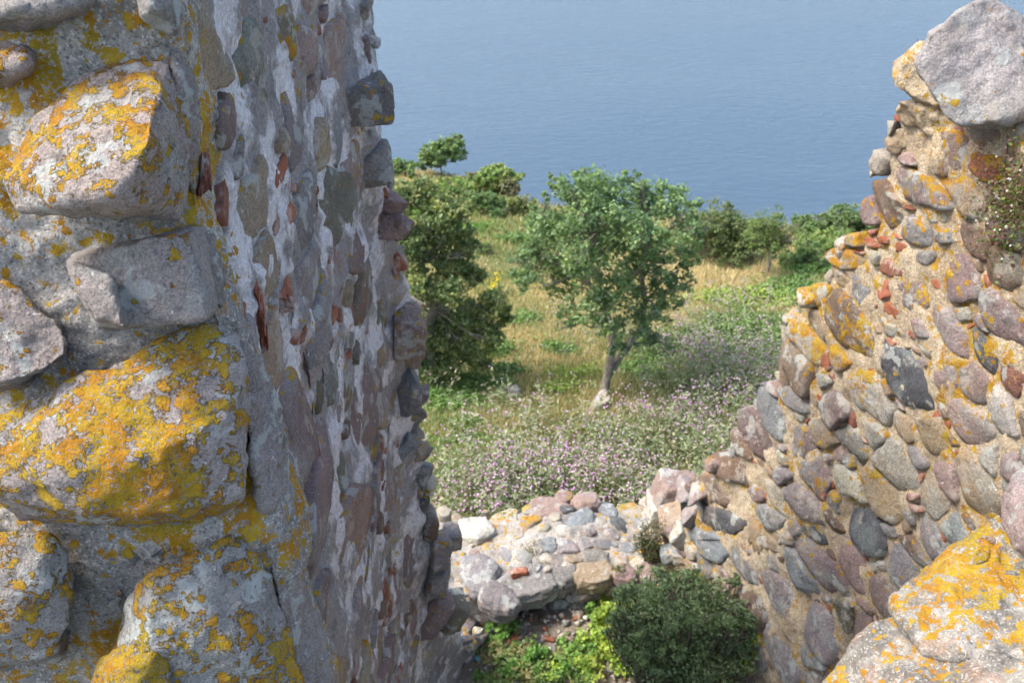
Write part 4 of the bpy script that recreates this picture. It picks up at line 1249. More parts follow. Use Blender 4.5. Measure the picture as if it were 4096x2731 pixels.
# ------------------------------------------------------------------ the tree in the meadow
r0 = np.random.default_rng(5)
tb = on_ground(605, 397)
Y0 = float(tb[1])
def tp(px, py, dy=0.0):
    return Vector(at_y(px, py, Y0 + dy))
clumps = []
for (px, py, rp, dy) in [(600, 186, 22, 0), (578, 198, 26, -.3), (622, 206, 26, .3), (553, 222, 26, -.2), (541, 250, 24, .2), (556, 186, 10, 0), (655, 205, 24, .3), (684, 200, 17, 0), (672, 226, 25, -.3), (642, 250, 26, .4), (600, 232, 32, .6), (585, 252, 28, -.7),
                         (530, 277, 18, -.2), (525, 262, 14, .4), (563, 278, 24, .3), (612, 284, 26, -.6), (645, 286, 22, .3), (588, 306, 22, -.8), (570, 318, 14, -.4), (640, 318, 20, -.5), (690, 250, 18, .4), (683, 285, 16, -.2), (664, 305, 17, .5), (610, 325, 16, -.9), (625, 345, 12, -.6), (598, 206, 24, -.6), (632, 230, 24, -.8), (662, 262, 18, -.7), (655, 340, 12, .2), (700, 222, 10, .2)]:
    c = tp(px, py, dy)
    k = (Y0 + dy) / ray(px, py)[1] / FPX * rp * 1.05
    clumps.append((c.x, c.y, c.z, k, k * 1.15, k * 0.9))
trunk = [([tp(602, 402, -.05), tp(605, 388), tp(609, 366), tp(613, 346), tp(610, 325), tp(604, 300), tp(598, 272, .1), tp(600, 235, .2)], [0.15, 0.09, 0.078, 0.07, 0.06, 0.052, 0.04, 0.028], 9),
         ([tp(608, 376, .05), tp(619, 358, .15), tp(630, 344, .2), tp(642, 326, .25), tp(645, 300, .2), tp(640, 268, .1), tp(652, 235)], [0.075, 0.065, 0.06, 0.055, 0.045, 0.038, 0.025], 8),
         ([tp(606, 310), tp(625, 285, -.1), tp(645, 262, -.1), tp(668, 235, 0)], [0.06, 0.045, 0.035, 0.02], 6),
         ([tp(604, 298), tp(580, 275, .1), tp(555, 262, .2), tp(535, 255, .2)], [0.055, 0.04, 0.03, 0.018], 6)]
GREEN_T = [(0.14, 0.225, 0.10), (0.17, 0.26, 0.115), (0.12, 0.195, 0.095), (0.21, 0.30, 0.125)]
plant('broadleaf_tree', 'solitary broadleaf tree with a forked grey trunk in the middle of the meadow', 'tree', tb, clumps, 25000, 0.080, GREEN_T, 51, trunk, twig=0.014, sprigs=70)

# ------------------------------------------------------------------ hawthorn behind the left wall
hb = on_ground(432, 384)
YH = float(hb[1])
clumps = []
for (px, py, rp, dy) in [(395, 200, 26, 0), (425, 195, 22, .3), (447, 212, 24, 0), (432, 235, 30, .4), (462, 240, 18, .3), (400, 245, 28, -.2), (455, 265, 22, .2), (415, 285, 26, -.5), (445, 292, 20, -.5), (392, 300, 24, -.4), (470, 312, 22, 0), (440, 325, 28, .2), (492, 305, 18, 0), (505, 318, 12, .2), (488, 335, 20, -.2), (470, 275, 16, .3), (478, 360, 18, .1),
                         (410, 335, 26, 0), (475, 338, 24, .2), (450, 355, 24, .2), (425, 365, 22, 0), (497, 325, 10, .2), (380, 340, 22, 0), (380, 250, 22, 0)]:
    c = at_y(px, py, YH + dy)
    k = (YH + dy) / ray(px, py)[1] / FPX * rp * 0.9
    clumps.append((*c, k, k * 1.2, k * 0.85))
hv = Vector(hb)
plant('hawthorn_tree', 'dense dark green hawthorn tree just behind the edge of the left wall', 'tree', hb, clumps, 46000, 0.078, [(0.15, 0.21, 0.085), (0.13, 0.185, 0.08), (0.20, 0.245, 0.095), (0.28, 0.31, 0.12)], 52,
      [([hv - Vector((0, 0, .1)), hv + Vector((-.05, 0, .8)), hv + Vector((.05, .1, 1.6)), hv + Vector((-.1, .1, 2.6))], [0.16, 0.12, 0.1, 0.05], 8)], twig=0.009, sprigs=40)

# ------------------------------------------------------------------ bushes and trees towards the cliff
def bush(px, py, w, h, pal, label, seed, name='bush', cat='bush', n=5000, size=0.16, lobes=7, trunk_h=0.0, ratio=0.8):
    """base at pixel (px, py) on the meadow, w by h pixels"""
    b = on_ground(px, py)
    k = float(b[1] * math.cos(PITCH) - b[2] * math.sin(PITCH)) / FPX
    W, Hh = w * k * 0.5, h * k * 1.1
    size = size * k / 0.055
    r = np.random.default_rng(seed)
    cl = []
    for i in range(lobes):
        a = 2 * math.pi * i / lobes + r.uniform(-.4, .4)
        q = r.uniform(0.45, 0.75) * W
        rr_ = W * r.uniform(0.36, 0.55)
        z0 = trunk_h * Hh
        cl.append((b[0] + math.cos(a) * q, b[1] + math.sin(a) * q * ratio, b[2] + z0 + (Hh - z0) * r.uniform(0.25, 0.8), rr_, rr_, min(rr_ * 0.8, (Hh - z0) * 0.42)))
    cl.append((b[0] + r.uniform(-.2, .2) * W, b[1], b[2] + trunk_h * Hh + (Hh - trunk_h * Hh) * 0.7, W * 0.6, W * 0.55, (Hh - trunk_h * Hh) * 0.35))
    tr = None
    if trunk_h > 0:
        v = Vector(b)
        tr = [([v - Vector((0, 0, .1)), v + Vector((.04, 0, Hh * trunk_h * .6)), v + Vector((0, 0, Hh * (trunk_h + .1))), v + Vector((.05, 0, Hh * .75))], [0.03 * Hh, 0.024 * Hh, 0.02 * Hh, 0.008 * Hh], 7)]
    return plant(name, label, cat, b, cl, n, size, pal, seed, tr, twig=0.011, sprigs=lobes * 3)
DK = [(0.11, 0.175, 0.072), (0.132, 0.202, 0.084), (0.165, 0.221, 0.096)]
MD = [(0.153, 0.231, 0.089), (0.194, 0.274, 0.101), (0.123, 0.205, 0.078)]
LT = [(0.215, 0.313, 0.097), (0.178, 0.276, 0.088), (0.267, 0.328, 0.116)]
OL = [(0.211, 0.25, 0.086), (0.173, 0.221, 0.077), (0.25, 0.269, 0.115)]
GB = [(0.269, 0.25, 0.173), (0.23, 0.23, 0.134), (0.211, 0.24, 0.115)]
bush(441, 174, 46, 30, MD, 'small rounded tree standing alone on the cliff edge against the sea', 61, 'small_tree', 'tree', 6000, 0.22, 8, 0.12)
bush(503, 176, 26, 18, OL, 'thin brownish tree leaning over the cliff edge', 62, 'small_tree', 'tree', 1500, 0.20, 5, 0.2)
bush(499, 190, 44, 24, LT, 'bright green rounded bush at the cliff notch', 63, n=5000, size=0.22)
bush(512, 196, 20, 16, GB, 'grey-brown withered bush at the end of the cliff notch', 64, n=1500, size=0.18)
bush(478, 178, 26, 12, GB, 'low grey-green scrub between the two cliff-edge trees', 65, n=1500, size=0.18)
bush(402, 176, 30, 14, MD, 'low green bush at the cliff beside the left wall', 66, n=2500, size=0.2)
bush(489, 213, 44, 20, MD, 'wide green bush in the dry grass below the cliff notch', 67, n=4500, size=0.17)
bush(523, 214, 28, 16, OL, 'small olive bush to the left of the meadow tree crown', 68, n=2500, size=0.16)
bush(455, 196, 44, 14, LT, 'pale green low bush below the lone cliff-edge tree', 69, n=3500, size=0.18)
bush(483, 253, 20, 10, MD, 'tiny dark bush in the middle of the dry grass', 70, n=1200, size=0.10)
bush(712, 258, 72, 52, [(0.13, 0.18, 0.075), (0.15, 0.20, 0.08), (0.18, 0.215, 0.09)], 'large dark hawthorn bush to the right of the meadow tree', 71, n=14000, size=0.16, lobes=11)
bush(766, 276, 52, 64, [(0.16, 0.23, 0.075), (0.14, 0.21, 0.07), (0.19, 0.25, 0.085)], 'young pale green tree with a thin straight trunk right of the big bush', 72, 'small_tree', 'tree', 9000, 0.11, 10, 0.30)
bush(800, 268, 44, 26, MD, 'mid green bush just right of the young tree', 73, n=5000, size=0.15)
bush(846, 238, 60, 24, DK, 'dark evergreen hedge bush by the cliff beside the right wall', 74, n=7000, size=0.2, lobes=10)
bush(808, 234, 40, 12, MD, 'low green scrub along the cliff left of the dark hedge bush', 75, n=2500, size=0.18)
bush(822, 250, 56, 16, LT, 'bright green bramble patch in front of the dark hedge bush', 76, n=4500, size=0.15)
bush(540, 224, 30, 14, MD, 'low bush half hidden behind the left of the meadow tree', 77, n=2000, size=0.16)
bush(745, 258, 30, 30, DK, 'dark shrub between the big bush and the young tree', 78, n=3500, size=0.14)
bush(690, 250, 40, 34, OL, 'olive shrub at the left flank of the big dark bush', 79, n=4500, size=0.15)

# ------------------------------------------------------------------ meadow grass and thistles
def in_view(x, y, z, m=40):
    d = y * math.cos(PITCH) - z * math.sin(PITCH)
    u = y * math.sin(PITCH) + z * math.cos(PITCH)
    px, py = 512 + FPX * x / d, 341 - FPX * u / d
    return (px > 370 - m) & (px < 900 + m) & (py > 100) & (py < 560)

def grass():
    r = np.random.default_rng(88)
    Vs, Cs, n0 = [], [], 0
    for (n, ylo, yhi, h, w) in [(60000, 10.5, 17, 0.20, 0.016), (95000, 15.5, 24, 0.17, 0.019), (80000, 22, 40, 0.17, 0.030)]:
        y = r.uniform(ylo, yhi, n)
        x = r.uniform(-0.16, 0.42, n) * y * 1.15
        z = H(x, y)
        yc = np.interp(x, COAST[:, 0], COAST[:, 1])
        k = in_view(x, y, z) & (y < yc)
        x, y, z = x[k], y[k], z[k]
        n = len(x)
        s = straw(x, y)
        dry = r.uniform(0, 1, n) < s * 0.9
        g = np.array([(0.19, 0.25, 0.09), (0.23, 0.28, 0.10), (0.17, 0.215, 0.085)])[r.integers(0, 3, n)]
        d = np.array([(0.58, 0.46, 0.25), (0.50, 0.40, 0.22), (0.64, 0.53, 0.31), (0.46, 0.37, 0.23)])[r.integers(0, 4, n)]
        c = np.where(dry[:, None], d, g) * r.uniform(0.75, 1.25, (n, 1))
        hh = h * r.uniform(0.4, 1.3, n) * (0.8 + 0.5 * fbm(np.stack([x, y, y * 0], -1), 0.7, 2, seed=7))
        a = r.uniform(0, 6.28, n)
        ww = w * r.uniform(0.6, 1.4, n)
        dx, dy = np.cos(a) * ww * 0.5, np.sin(a) * ww * 0.5
        lx, ly = r.normal(0, 0.35, n) * hh + 0.10 * hh, r.normal(0, 0.35, n) * hh
        V = np.empty((n, 3, 3))
        V[:, 0] = np.stack([x - dx, y - dy, z - 0.02], -1)
        V[:, 1] = np.stack([x + dx, y + dy, z - 0.02], -1)
        V[:, 2] = np.stack([x + lx, y + ly, z + hh], -1)
        Vs.append(V.reshape(-1, 3)); Cs.append(np.repeat(c, 3, axis=0))
    V = np.concatenate(Vs); C = np.concatenate(Cs)
    o = obj('meadow_grass', mk_mesh('grass', V, tris=np.arange(len(V)).reshape(-1, 3), col=C), M_GRASS)
    tag(o, 'dry and green grass covering the sloping meadow', 'grass', kind='stuff')
grass()

def octa(P, rad_, C):
    n = len(P)
    d = np.array([(1, 0, 0), (-1, 0, 0), (0, 1, 0), (0, -1, 0), (0, 0, 1), (0, 0, -1)], dtype=float)
    V = P[:, None, :] + d[None] * np.asarray(rad_)[:, None, None]
    f = np.array([(0, 2, 4), (2, 1, 4), (1, 3, 4), (3, 0, 4), (2, 0, 5), (1, 2, 5), (3, 1, 5), (0, 3, 5)])
    T = (np.arange(n) * 6)[:, None, None] + f[None]
    return V.reshape(-1, 3), T.reshape(-1, 3), np.repeat(C, 6, axis=0)

def thistles():
    r = np.random.default_rng(99)
    def field(px, py):
        # where the photograph shows the flowering patch
        a = np.exp(-(((px - 590) / 150) ** 2 + ((py - 482) / 46) ** 2) * 1.1)
        b = np.exp(-(((px - 735) / 70) ** 2 + ((py - 425) / 55) ** 2))
        c = 0.25 * np.exp(-(((px - 720) / 110) ** 2 + ((py - 330) / 45) ** 2))
        d = np.exp(-(((px - 500) / 60) ** 2 + ((py - 510) / 25) ** 2))
        return np.clip(np.maximum.reduce([a * 1.35, b * 1.1, c, d]), 0, 1)
    n = 26000
    y = r.uniform(10.5, 21, n)
    x = r.uniform(-0.14, 0.34, n) * y * 1.1
    z = H(x, y)
    d = y * math.cos(PITCH) - z * math.sin(PITCH); u = y * math.sin(PITCH) + z * math.cos(PITCH)
    px, py = 512 + FPX * x / d, 341 - FPX * u / d
    clump = 0.5 + 0.9 * fbm(np.stack([x, y, x * 0], -1), 0.8, 3, seed=41)
    k = r.uniform(0, 1, n) < field(px, py) * np.clip(clump, 0.1, 1)
    x, y, z = x[k], y[k], z[k]
    n = len(x)
    hh = r.uniform(0.45, 0.95, n)
    base = np.stack([x, y, z], -1)
    lean = r.normal(0, 0.10, (n, 2))
    # leaves along the stem
    m = 13
    t = r.uniform(0.08, 0.98, (n, m))
    P = np.repeat(base[:, None], m, 1)
    P[:, :, 0] += lean[:, None, 0] * t + r.normal(0, 0.075, (n, m)) * (1.15 - t * 0.6)
    P[:, :, 1] += lean[:, None, 1] * t + r.normal(0, 0.075, (n, m)) * (1.15 - t * 0.6)
    P[:, :, 2] += hh[:, None] * t
    pal = np.array([(0.22, 0.27, 0.155), (0.25, 0.295, 0.165), (0.28, 0.30, 0.175), (0.32, 0.295, 0.20), (0.20, 0.26, 0.125)])
    tone = pal[r.integers(0, 5, n)]
    V, Q = leaf_arrays(P.reshape(-1, 3), 0.095, r, 0.3, 0.1)
    C = np.repeat(np.repeat(tone, m, axis=0) * r.uniform(0.75, 1.25, (n * m, 1)), 4, axis=0)
    # flower heads
    hs = 3
    HP = np.repeat(base[:, None], hs, 1)
    HP[:, :, 0] += lean[:, None, 0] + r.normal(0, 0.075, (n, hs))
    HP[:, :, 1] += lean[:, None, 1] + r.normal(0, 0.075, (n, hs))
    HP[:, :, 2] += (hh[:, None] * r.uniform(0.82, 1.06, (n, hs)))
    HP = HP.reshape(-1, 3)
    k = r.uniform(0, 1, len(HP)) < np.clip(0.52 + 0.9 * fbm(HP * np.array([1, 1, 0.0]), 0.9, 2, seed=77), 0.04, 0.9)
    HP = HP[k]
    kinds = np.array([(0.58, 0.27, 0.60), (0.66, 0.38, 0.66), (0.68, 0.54, 0.61), (0.62, 0.55, 0.55), (0.54, 0.42, 0.54), (0.50, 0.38, 0.46)])
    HC = kinds[r.choice(6, len(HP), p=[.17, .17, .22, .08, .22, .14])] * r.uniform(0.8, 1.15, (len(HP), 1))
    V2, T2, C2 = octa(HP, r.uniform(0.011, 0.024, len(HP)), HC)
    o = obj('flowering_thistles', mk_mesh('thistles', np.concatenate([V, V2]), quads=Q, tris=T2 + len(V), col=np.concatenate([C, C2])), M_GRASS)
    tag(o, 'purple and faded white thistles flowering in a dense patch', 'thistles', kind='stuff')
thistles()

def weeds():
    """tall green weeds and low leafy patches scattered over the meadow"""
    r = np.random.default_rng(123)
    P, C, S = [], [], []
    spots = [(690, 352, 60, 16, .45, 'd'), (735, 330, 50, 16, .4, 'm'), (760, 345, 40, 20, .4, 'm'), (700, 380, 60, 12, .35, 'd'), (445, 400, 45, 14, .2, 'l'), (480, 385, 40, 10, .2, 'm'), (455, 425, 30, 8, .18, 'm'), (490, 350, 30, 10, .2, 'm'), (575, 375, 30, 8, .22, 'y'),
             (560, 390, 26, 7, .2, 'y'), (500, 440, 26, 6, .15, 'l'), (430, 445, 26, 8, .18, 'l'), (440, 470, 30, 10, .15, 'y'), (800, 290, 50, 14, .35, 'm'), (740, 300, 50, 12, .3, 'y'), (640, 370, 26, 10, .35, 'm'), (520, 320, 24, 8, .2, 'm'), (465, 440, 26, 8, .15, 'd'),
             (820, 270, 40, 10, .3, 'l'), (780, 300, 40, 10, .3, 'y'), (470, 230, 30, 6, .3, 'l'), (430, 215, 40, 6, .3, 'l'), (520, 240, 30, 6, .3, 'm'), (505, 370, 24, 6, .15, 'd'), (560, 350, 20, 8, .25, 'm')]
    pal = {'d': [(0.10, 0.17, 0.06), (0.12, 0.19, 0.07)], 'm': [(0.14, 0.23, 0.075), (0.16, 0.25, 0.08)], 'l': [(0.16, 0.28, 0.075), (0.14, 0.25, 0.065)], 'y': [(0.28, 0.36, 0.08), (0.22, 0.30, 0.07)]}
    for (px, py, w, h, hh, kd) in spots:
        n = int(w * h * 4.2)
        a = r.normal(0, 0.42, n) * w / 1.0 + px
        b = r.normal(0, 0.42, n) * h / 1.0 + py
        g = on_ground(px, py)
        k = g[1] / ray(px, py)[1]
        dd = np.array([ray(i, j) for i, j in zip(a, b)])
        z0 = g[2] - 0.27 * 0
        # slope plane through the spot
        t = (g[2] + MB * g[1]) / (dd[:, 2] + MB * dd[:, 1])
        X, Y = dd[:, 0] * t, dd[:, 1] * t
        ok = (np.abs(Y - g[1]) < 6)
        X, Y = X[ok], Y[ok]
        Z = H(X, Y) + r.uniform(0.0, 1.0, len(X)) ** 0.8 * hh * (0.6 + 0.6 * fbm(np.stack([X, Y, X * 0], -1), 2.5, 2, seed=4))
        P.append(np.stack([X, Y, Z], -1))
        C.append(np.array(pal[kd])[r.integers(0, 2, len(X))] * r.uniform(0.7, 1.3, (len(X), 1)))
        S.append(np.full(len(X), 0.0052 * k * 0.9))
    P = np.concatenate(P); C = np.concatenate(C); S = np.concatenate(S)
    V, Q = leaf_arrays(P, S, r, 0.45, 0.2)
    o = obj('meadow_weeds', mk_mesh('weeds', V, quads=Q, col=np.repeat(C, 4, axis=0)), M_GRASS)
    tag(o, 'patches of leafy green weeds scattered over the meadow', 'weeds', kind='stuff')
weeds()

# ------------------------------------------------------------------ loose things in the meadow
def loose(px, py, sx, sy, sz, key, label, name='stone', lich=0.1, an=0, cat='stone', kind=ANGULAR, sink=0.2):
    g = on_ground(px, py)
    k = float(g[1] * math.cos(PITCH) - g[2] * math.sin(PITCH)) / FPX
    o = bpy.data.objects.new(name, random.choice(kind))
    COL.objects.link(o)
    o.location = (float(g[0]), float(g[1]), float(g[2]) + sz * k * (1 - sink))
    o.scale = (sx * k, sy * k, sz * k)
    o.rotation_euler = (random.uniform(-.15, .15), rad(an), random.uniform(-.5, .5))
    o.color = tint(key, lich)
    tag(o, label, cat)
    return o
loose(600, 407, 13, 10, 8, 'pale', 'pale flat stone at the foot of the meadow tree', an=-25, lich=0.2)
loose(513, 398, 6, 6, 8, 'grey', 'upright grey stone left of the tree foot, in dry grass')
loose(516, 394, 6, 5, 5, 'pale', 'rounded pale stone leaning on the upright grey stone')
loose(503, 393, 4, 4, 4, 'lilac', 'small lilac stone left of the upright grey stone')
loose(507, 417, 6, 5, 4, 'pink', 'pink stone at the upper edge of the thistles')
loose(410, 449, 12, 8, 6, 'white', 'white stone beside the left wall at the meadow edge', an=-15)
loose(409, 462, 8, 6, 6, 'tan', 'yellowish stone just below the white stone at the meadow edge', lich=0.5)
loose(441, 443, 5, 5, 3, 'tan', 'small tan stone on bare soil left of the thistles')
def branch():
    g0, g1 = on_ground(460, 415), on_ground(479, 419)
    p = curve_pts(Vector(g0) + Vector((0, 0, .07)), Vector(g1) + Vector((0, 0, .07)), 4, 0.03, r0)
    o = obj('fallen_branch', tubes_mesh('branch', [(p, [0.04, 0.045, 0.045, 0.04, 0.05], 7)]), bark_mat('bleached_wood', (0.62, 0.56, 0.45), (0.45, 0.40, 0.32)))
    tag(o, 'bleached fallen branch lying in the grass left of the thistles', 'branch')
branch()
def mullein(px, py, h, label, seed):
    g = Vector(on_ground(px, py))
    r = np.random.default_rng(seed)
    t = thing('mullein_plant', label, 'flower', g)
    obj('stem', tubes_mesh('stem', [([g, g + Vector((.02, 0, h * .5)), g + Vector((0, 0, h))], [0.025, 0.02, 0.012], 6)]), bark_mat('mullein_stem_%d' % seed, (0.22, 0.26, 0.10), (0.16, 0.2, 0.08)), t)
    n = 34
    P = np.array(g)[None] + np.stack([r.normal(0, .05, n), r.normal(0, .05, n), h * r.uniform(.55, 1.05, n)], -1)
    V, Q = leaf_arrays(P, 0.055, r, 0.8, 0.1)
    C = np.array([(0.75, 0.60, 0.03)]) * r.uniform(.75, 1.2, (len(V), 1))
    obj('flower_spike', mk_mesh('spike', V, quads=Q, col=C), M_GRASS, t)['kind'] = 'stuff'
    n = 60
    P = np.array(g)[None] + np.stack([r.normal(0, .12, n), r.normal(0, .12, n), h * r.uniform(.0, .35, n)], -1)
    V, Q = leaf_arrays(P, 0.16, r, 0.4, 0.3)
    obj('leaves', mk_mesh('leaves', V, quads=Q, col=np.array([(0.13, 0.18, 0.06)]) * r.uniform(.8, 1.2, (len(V), 1))), M_GRASS, t)
mullein(498, 297, 0.70, 'taller yellow flowering mullein standing in the dry meadow', 1)
mullein(493, 296, 0.45, 'shorter yellow mullein left of the taller one', 2)

# ================================================================== the courtyard floor
def yard_rubble():
    V, Q, T = [], [], []
    r = np.random.default_rng(17)
    base = coords(ANGULAR[0]); 
    f = [tuple(p.vertices) for p in ANGULAR[0].polygons]
    # low-poly gravel: random tetra-ish octahedra
    n = 1400
    x = r.uniform(-0.9, 1.9, n); y = r.uniform(6.2, 8.1, n)
    z = H(x, y)
    P = np.stack([x, y, z + 0.008], -1)
    c = np.array([(0.45, 0.40, 0.34), (0.36, 0.33, 0.30), (0.55, 0.50, 0.43), (0.40, 0.17, 0.10), (0.34, 0.28, 0.22)])[r.choice(5, n, p=[.3, .25, .15, .12, .18])] * r.uniform(.8, 1.2, (n, 1))
    V, T, C = octa(P, r.uniform(0.012, 0.045, n), c)
    V += r.normal(0, 0.006, V.shape)
    N = NT('gravel')
    at = N.n('ShaderNodeAttribute', {'attribute_name': 'Col'})
    m = N.finish(N.mix(1.0, at.outputs['Color'], N.gray(N.noise(30.0, 4.0, 0.6), 0.6, 1.4), 'MULTIPLY'), 0.95, N.bump(N.noise(60.0, 4.0), 0.6, 0.01), 0.1)
    o = obj('rubble_gravel', mk_mesh('gravel', V, tris=T, col=C), m)
    tag(o, 'small stone and brick rubble strewn over the courtyard floor', 'rubble', kind='stuff')
yard_rubble()
yard = [(577, 617, 12, 11, 8, 'tan', 'tan squarish rubble stone against the low wall'), (521, 632, 14, 10, 9, 'grey', 'grey rubble stone with a sharp corner left of the courtyard weeds'), (545, 618, 14, 9, 6, 'brown', 'flat brown rubble stone at the foot of the low wall'),
        (537, 643, 9, 7, 5, 'grey', 'grey rubble stone beside the small brick'), (566, 634, 8, 6, 5, 'rust', 'dark red rubble stone near the tan squarish one'), (552, 649, 11, 8, 6, 'grey', 'round grey rubble stone in the middle of the courtyard'), (523, 657, 17, 12, 8, 'pale', 'large pale rubble stone half sunk in the courtyard soil'),
        (510, 646, 8, 6, 5, 'brown', 'brown rubble stone next to the large pale one'), (565, 624, 7, 6, 6, 'lilac', 'lilac rubble stone between the tan and the dark red stones'), (555, 607, 9, 7, 6, 'grey', 'grey rubble stone touching the inner face of the low wall'), (618, 610, 14, 10, 8, 'brown', 'brown stone half hidden by the dark shrub'),
        (532, 655, 6, 5, 4, 'rust', 'small red-brown stone right of the large pale rubble stone')]
for (px, py, sx, sy, sz, key, lab) in yard:
    loose(px, py, sx * .5, sy * .5, sz * .5, key, lab, sink=0.3)
loose(549, 640, 6, 3.2, 2.6, 'red', 'small loose red brick on the courtyard floor', 'brick', 0.0, 0, 'brick', BRICKS, 0.2)
loose(513, 640, 6, 4, 3, 'red', 'loose red brick lump beside the sharp grey rubble stone', 'brick', 0.0, 0, 'brick', BRICKS, 0.2)
loose(757, 656, 6.5, 6, 5, 'blue', 'smooth round grey cobble beside the dark shrub', 'cobble', 0.0, 0, 'stone', ROUND, 0.1)
def ball():
    g = on_ground(479, 660)
    bm = bmesh.new()
    bmesh.ops.create_uvsphere(bm, u_segments=20, v_segments=14, radius=0.042)
    for v in bm.verts:
        if v.co.z < -0.03: v.co.z = -0.03
    me = bpy.data.meshes.new('ball')
    bm.to_mesh(me); bm.free()
    for p in me.polygons: p.use_smooth = True
    N = NT('turquoise_plastic')
    c = N.mix(N.step(N.noise(40.0, 3.0), 0.45, 0.6), (0.10, 0.42, 0.50), (0.14, 0.50, 0.56))
    o = obj('ball', me, N.finish(c, 0.45, None, 0.5))
    o.location = (float(g[0]), float(g[1]), float(g[2]) + 0.04)
    tag(o, 'small turquoise ball at the foot of the left wall', 'ball')
ball()

# the dark shrub
sb = Vector((1.42, 6.75, float(H(np.array([1.42]), np.array([6.75]))[0])))
clumps = []
for (px, py, rp, y) in [(650, 590, 20, 7.1), (690, 586, 18, 7.0), (722, 598, 22, 6.9), (640, 610, 26, 6.9), (680, 610, 32, 6.7), (720, 625, 28, 6.6), (745, 620, 14, 6.6), (650, 645, 30, 6.6), (700, 655, 32, 6.4), (735, 655, 18, 6.4), (670, 680, 30, 6.3), (625, 630, 16, 6.9)]:
    c = at_y(px, py, y)
    k = float(c[1] * math.cos(PITCH) - c[2] * math.sin(PITCH)) / FPX * rp
    clumps.append((*c, k, k, k * 0.9))
plant('evergreen_shrub', 'dense dark green small-leaved shrub growing in the courtyard', 'shrub', sb, clumps, 21000, 0.034, [(0.11, 0.17, 0.08), (0.13, 0.195, 0.09), (0.17, 0.24, 0.11), (0.09, 0.145, 0.075)], 81, None, twig=0.009, sub=0.4, spread=0.2, crown_name='foliage', bark=M_TWIG, sprigs=110)
# wiry little shrub on the corner of the low wall
def wiry(px, py, hpx, wpx, y, name, label, pal, seed, n=1500, size=0.03, stems=26, upf=0.6):
    b = Vector(at_y(px, py, y))
    k = float(b.y * math.cos(PITCH) - b.z * math.sin(PITCH)) / FPX
    r = np.random.default_rng(seed)
    t = thing(name, label, 'shrub', b)
    tbs, P = [], []
    for i in range(stems):
        a = r.uniform(0, 6.28)
        e = b + Vector((math.cos(a) * wpx * k * r.uniform(.1, .6), math.sin(a) * wpx * k * r.uniform(.1, .5), hpx * k * r.uniform(.5, 1.15)))
        p = curve_pts(b, e, 4, 0.04, r)
        tbs.append((p, [0.006, 0.005, 0.004, 0.003, 0.002], 4))
        for q in range(int(n / stems)):
            f = r.uniform(0.15, 1.0) ** (1 / max(upf, .1))
            P.append(np.array(b.lerp(e, f)) + r.normal(0, 0.025, 3))
    V, Q = leaf_arrays(np.array(P), size, r, 0.4, 0.1)
    C = np.repeat(np.array(pal)[r.integers(0, len(pal), len(P))] * r.uniform(.75, 1.25, (len(P), 1)), 4, axis=0)
    obj('stems', tubes_mesh('stems', tbs), M_TWIG, t)
    obj('foliage', mk_mesh('leaves', V, quads=Q, col=C), M_LEAF, t)
wiry(648, 565, 50, 34, 8.2, 'wiry_shrub', 'wiry half-bare shrub on the corner where low wall meets right wall', [(0.10, 0.12, 0.05), (0.07, 0.10, 0.035), (0.16, 0.13, 0.08)], 91, 2200, 0.030, 44, 1.6)
wiry(533, 562, 22, 22, 8.35, 'dry_grass_tuft', 'dry yellow grass tuft on top of the low wall', [(0.34, 0.27, 0.13), (0.28, 0.24, 0.10), (0.14, 0.17, 0.05)], 92, 500, 0.035, 40, 1.0)
wiry(505, 528, 18, 16, 9.0, 'grass_tuft', 'small green tuft among the stones at the low wall far edge', [(0.10, 0.16, 0.05), (0.13, 0.19, 0.06)], 93, 300, 0.035, 24, 1.0)
wiry(618, 575, 12, 12, 8.05, 'grass_tuft', 'small green tuft at the inner edge of the low wall', [(0.14, 0.20, 0.05), (0.17, 0.22, 0.06)], 94, 200, 0.035, 16, 1.0)
wiry(672, 585, 16, 40, 7.7, 'creeper', 'dark creeping plant spilling below the corner of the right wall', [(0.05, 0.085, 0.03), (0.06, 0.10, 0.04)], 96, 1200, 0.032, 30, 1.0)
# flowers hanging on the right wall at the frame edge
def wall_flowers():
    r = np.random.default_rng(77)
    c = SR.hit(1018, 200)
    T, Nn = SR.frame(c[1])
    b = Vector(c)
    t = thing('wall_flowers', 'cushion of tiny white flowers and reddish leaves growing from the right wall', 'plant', b)
    P = []
    for k in range(1500):
        u, v = r.normal(0, 0.11), r.normal(0, 0.15)
        P.append(b + T * (u - 0.04) + Vector((0, 0, 1)) * v + Nn * (0.04 + abs(r.normal(0, 0.05))))
    P = np.array([tri(p) for p in P])
    V, Q = leaf_arrays(P, 0.022, r, 0.7, 0.2)
    pal = np.array([(0.17, 0.10, 0.07), (0.12, 0.16, 0.05), (0.16, 0.22, 0.06), (0.20, 0.12, 0.09)])
    C = np.repeat(pal[r.integers(0, 4, len(P))] * r.uniform(.7, 1.3, (len(P), 1)), 4, axis=0)
    obj('foliage', mk_mesh('leaves', V, quads=Q, col=C), M_LEAF, t)
    i = r.choice(len(P), 22)
    V, T2, C = octa(P[i] + np.array(Nn)[None] * 0.05, np.full(22, 0.008), np.full((22, 3), 0.62))
    obj('flowers', mk_mesh('flowers', V, tris=T2, col=C), M_GRASS, t)['kind'] = 'stuff'
wall_flowers()

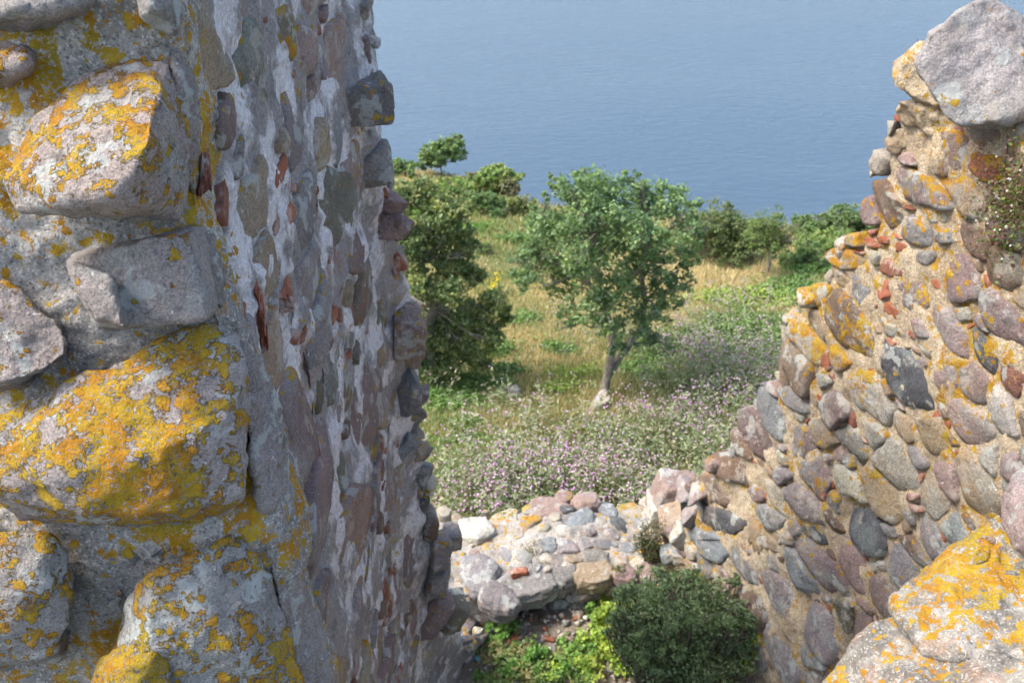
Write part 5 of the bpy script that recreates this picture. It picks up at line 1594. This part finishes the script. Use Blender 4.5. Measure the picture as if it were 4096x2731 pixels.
def yard_plants():
    r = np.random.default_rng(55)
    P, C = [], []
    YG = [(0.34, 0.44, 0.07), (0.27, 0.38, 0.07), (0.40, 0.47, 0.09)]
    LG = [(0.15, 0.29, 0.065), (0.19, 0.33, 0.08)]
    MX = [(0.20, 0.27, 0.08), (0.31, 0.29, 0.13), (0.15, 0.22, 0.07)]
    spots = [(612, 612, 16, 14, .25, YG, 300), (600, 640, 22, 16, .25, YG, 500), (640, 668, 34, 12, .3, YG, 700), (590, 670, 40, 14, .22, YG, 600), (700, 676, 40, 10, .4, YG, 600), (745, 668, 24, 14, .35, YG, 350), (510, 628, 12, 9, .2, LG, 200), (500, 640, 14, 8, .15, LG, 200),
             (490, 655, 20, 10, .1, MX, 300), (530, 672, 50, 10, .12, MX, 700), (575, 655, 30, 10, .12, MX, 350), (560, 675, 40, 10, .15, LG, 500), (590, 615, 12, 8, .15, LG, 150), (780, 672, 18, 10, .2, LG, 250), (510, 675, 30, 8, .12, LG, 300), (620, 650, 20, 14, .3, YG, 500), (560, 660, 40, 12, .2, LG, 500), (660, 680, 50, 10, .45, YG, 900), (610, 625, 18, 12, .3, YG, 400), (520, 655, 30, 10, .1, MX, 400), (720, 684, 40, 8, .4, YG, 500), (540, 685, 60, 8, .15, MX, 600)]
    for (px, py, w, h, hh, pal, n) in spots:
        g = on_ground(px, py)
        k = float(g[1] * math.cos(PITCH) - g[2] * math.sin(PITCH)) / FPX
        ns = max(4, n // 22)
        cx, cy = g[0] + r.normal(0, .45, ns) * w * k, g[1] + r.normal(0, .45, ns) * h * k * 1.3
        ch = hh * r.uniform(.3, 1, ns)
        i = r.integers(0, ns, n)
        x = cx[i] + r.normal(0, .028, n); y = cy[i] + r.normal(0, .028, n)
        z = H(x, y) + ch[i] * (1 - np.abs(r.normal(0, .18, n)))
        P.append(np.stack([x, y, z], -1))
        C.append(np.array(pal)[r.integers(0, len(pal), ns)][i] * r.uniform(.75, 1.25, (n, 1)))
    P = np.concatenate(P); C = np.concatenate(C)
    V, Q = leaf_arrays(P, 0.052, r, 0.75, 0.6)
    o = obj('courtyard_weeds', mk_mesh('weeds', V, quads=Q, col=np.repeat(C, 4, axis=0)), M_LEAF)
    tag(o, 'yellow-green leafy weeds covering the courtyard floor', 'weeds', kind='stuff')
    # dry fallen stalks
    tbs = []
    for k in range(26):
        g = on_ground(r.uniform(480, 580), r.uniform(645, 685))
        a = r.uniform(-.6, .6)
        L = r.uniform(.2, .55)
        p0 = Vector(g) + Vector((0, 0, .03))
        tbs.append((curve_pts(p0, p0 + Vector((math.cos(a) * L, math.sin(a) * L, .04)), 4, .05, r), [0.004] * 5, 4))
    o = obj('dry_stalks', tubes_mesh('stalks', tbs), bark_mat('straw_stalks', (0.42, 0.34, 0.18), (0.30, 0.24, 0.13)))
    tag(o, 'dry straw stalks fallen over the courtyard soil', 'stalks', kind='stuff')
yard_plants()
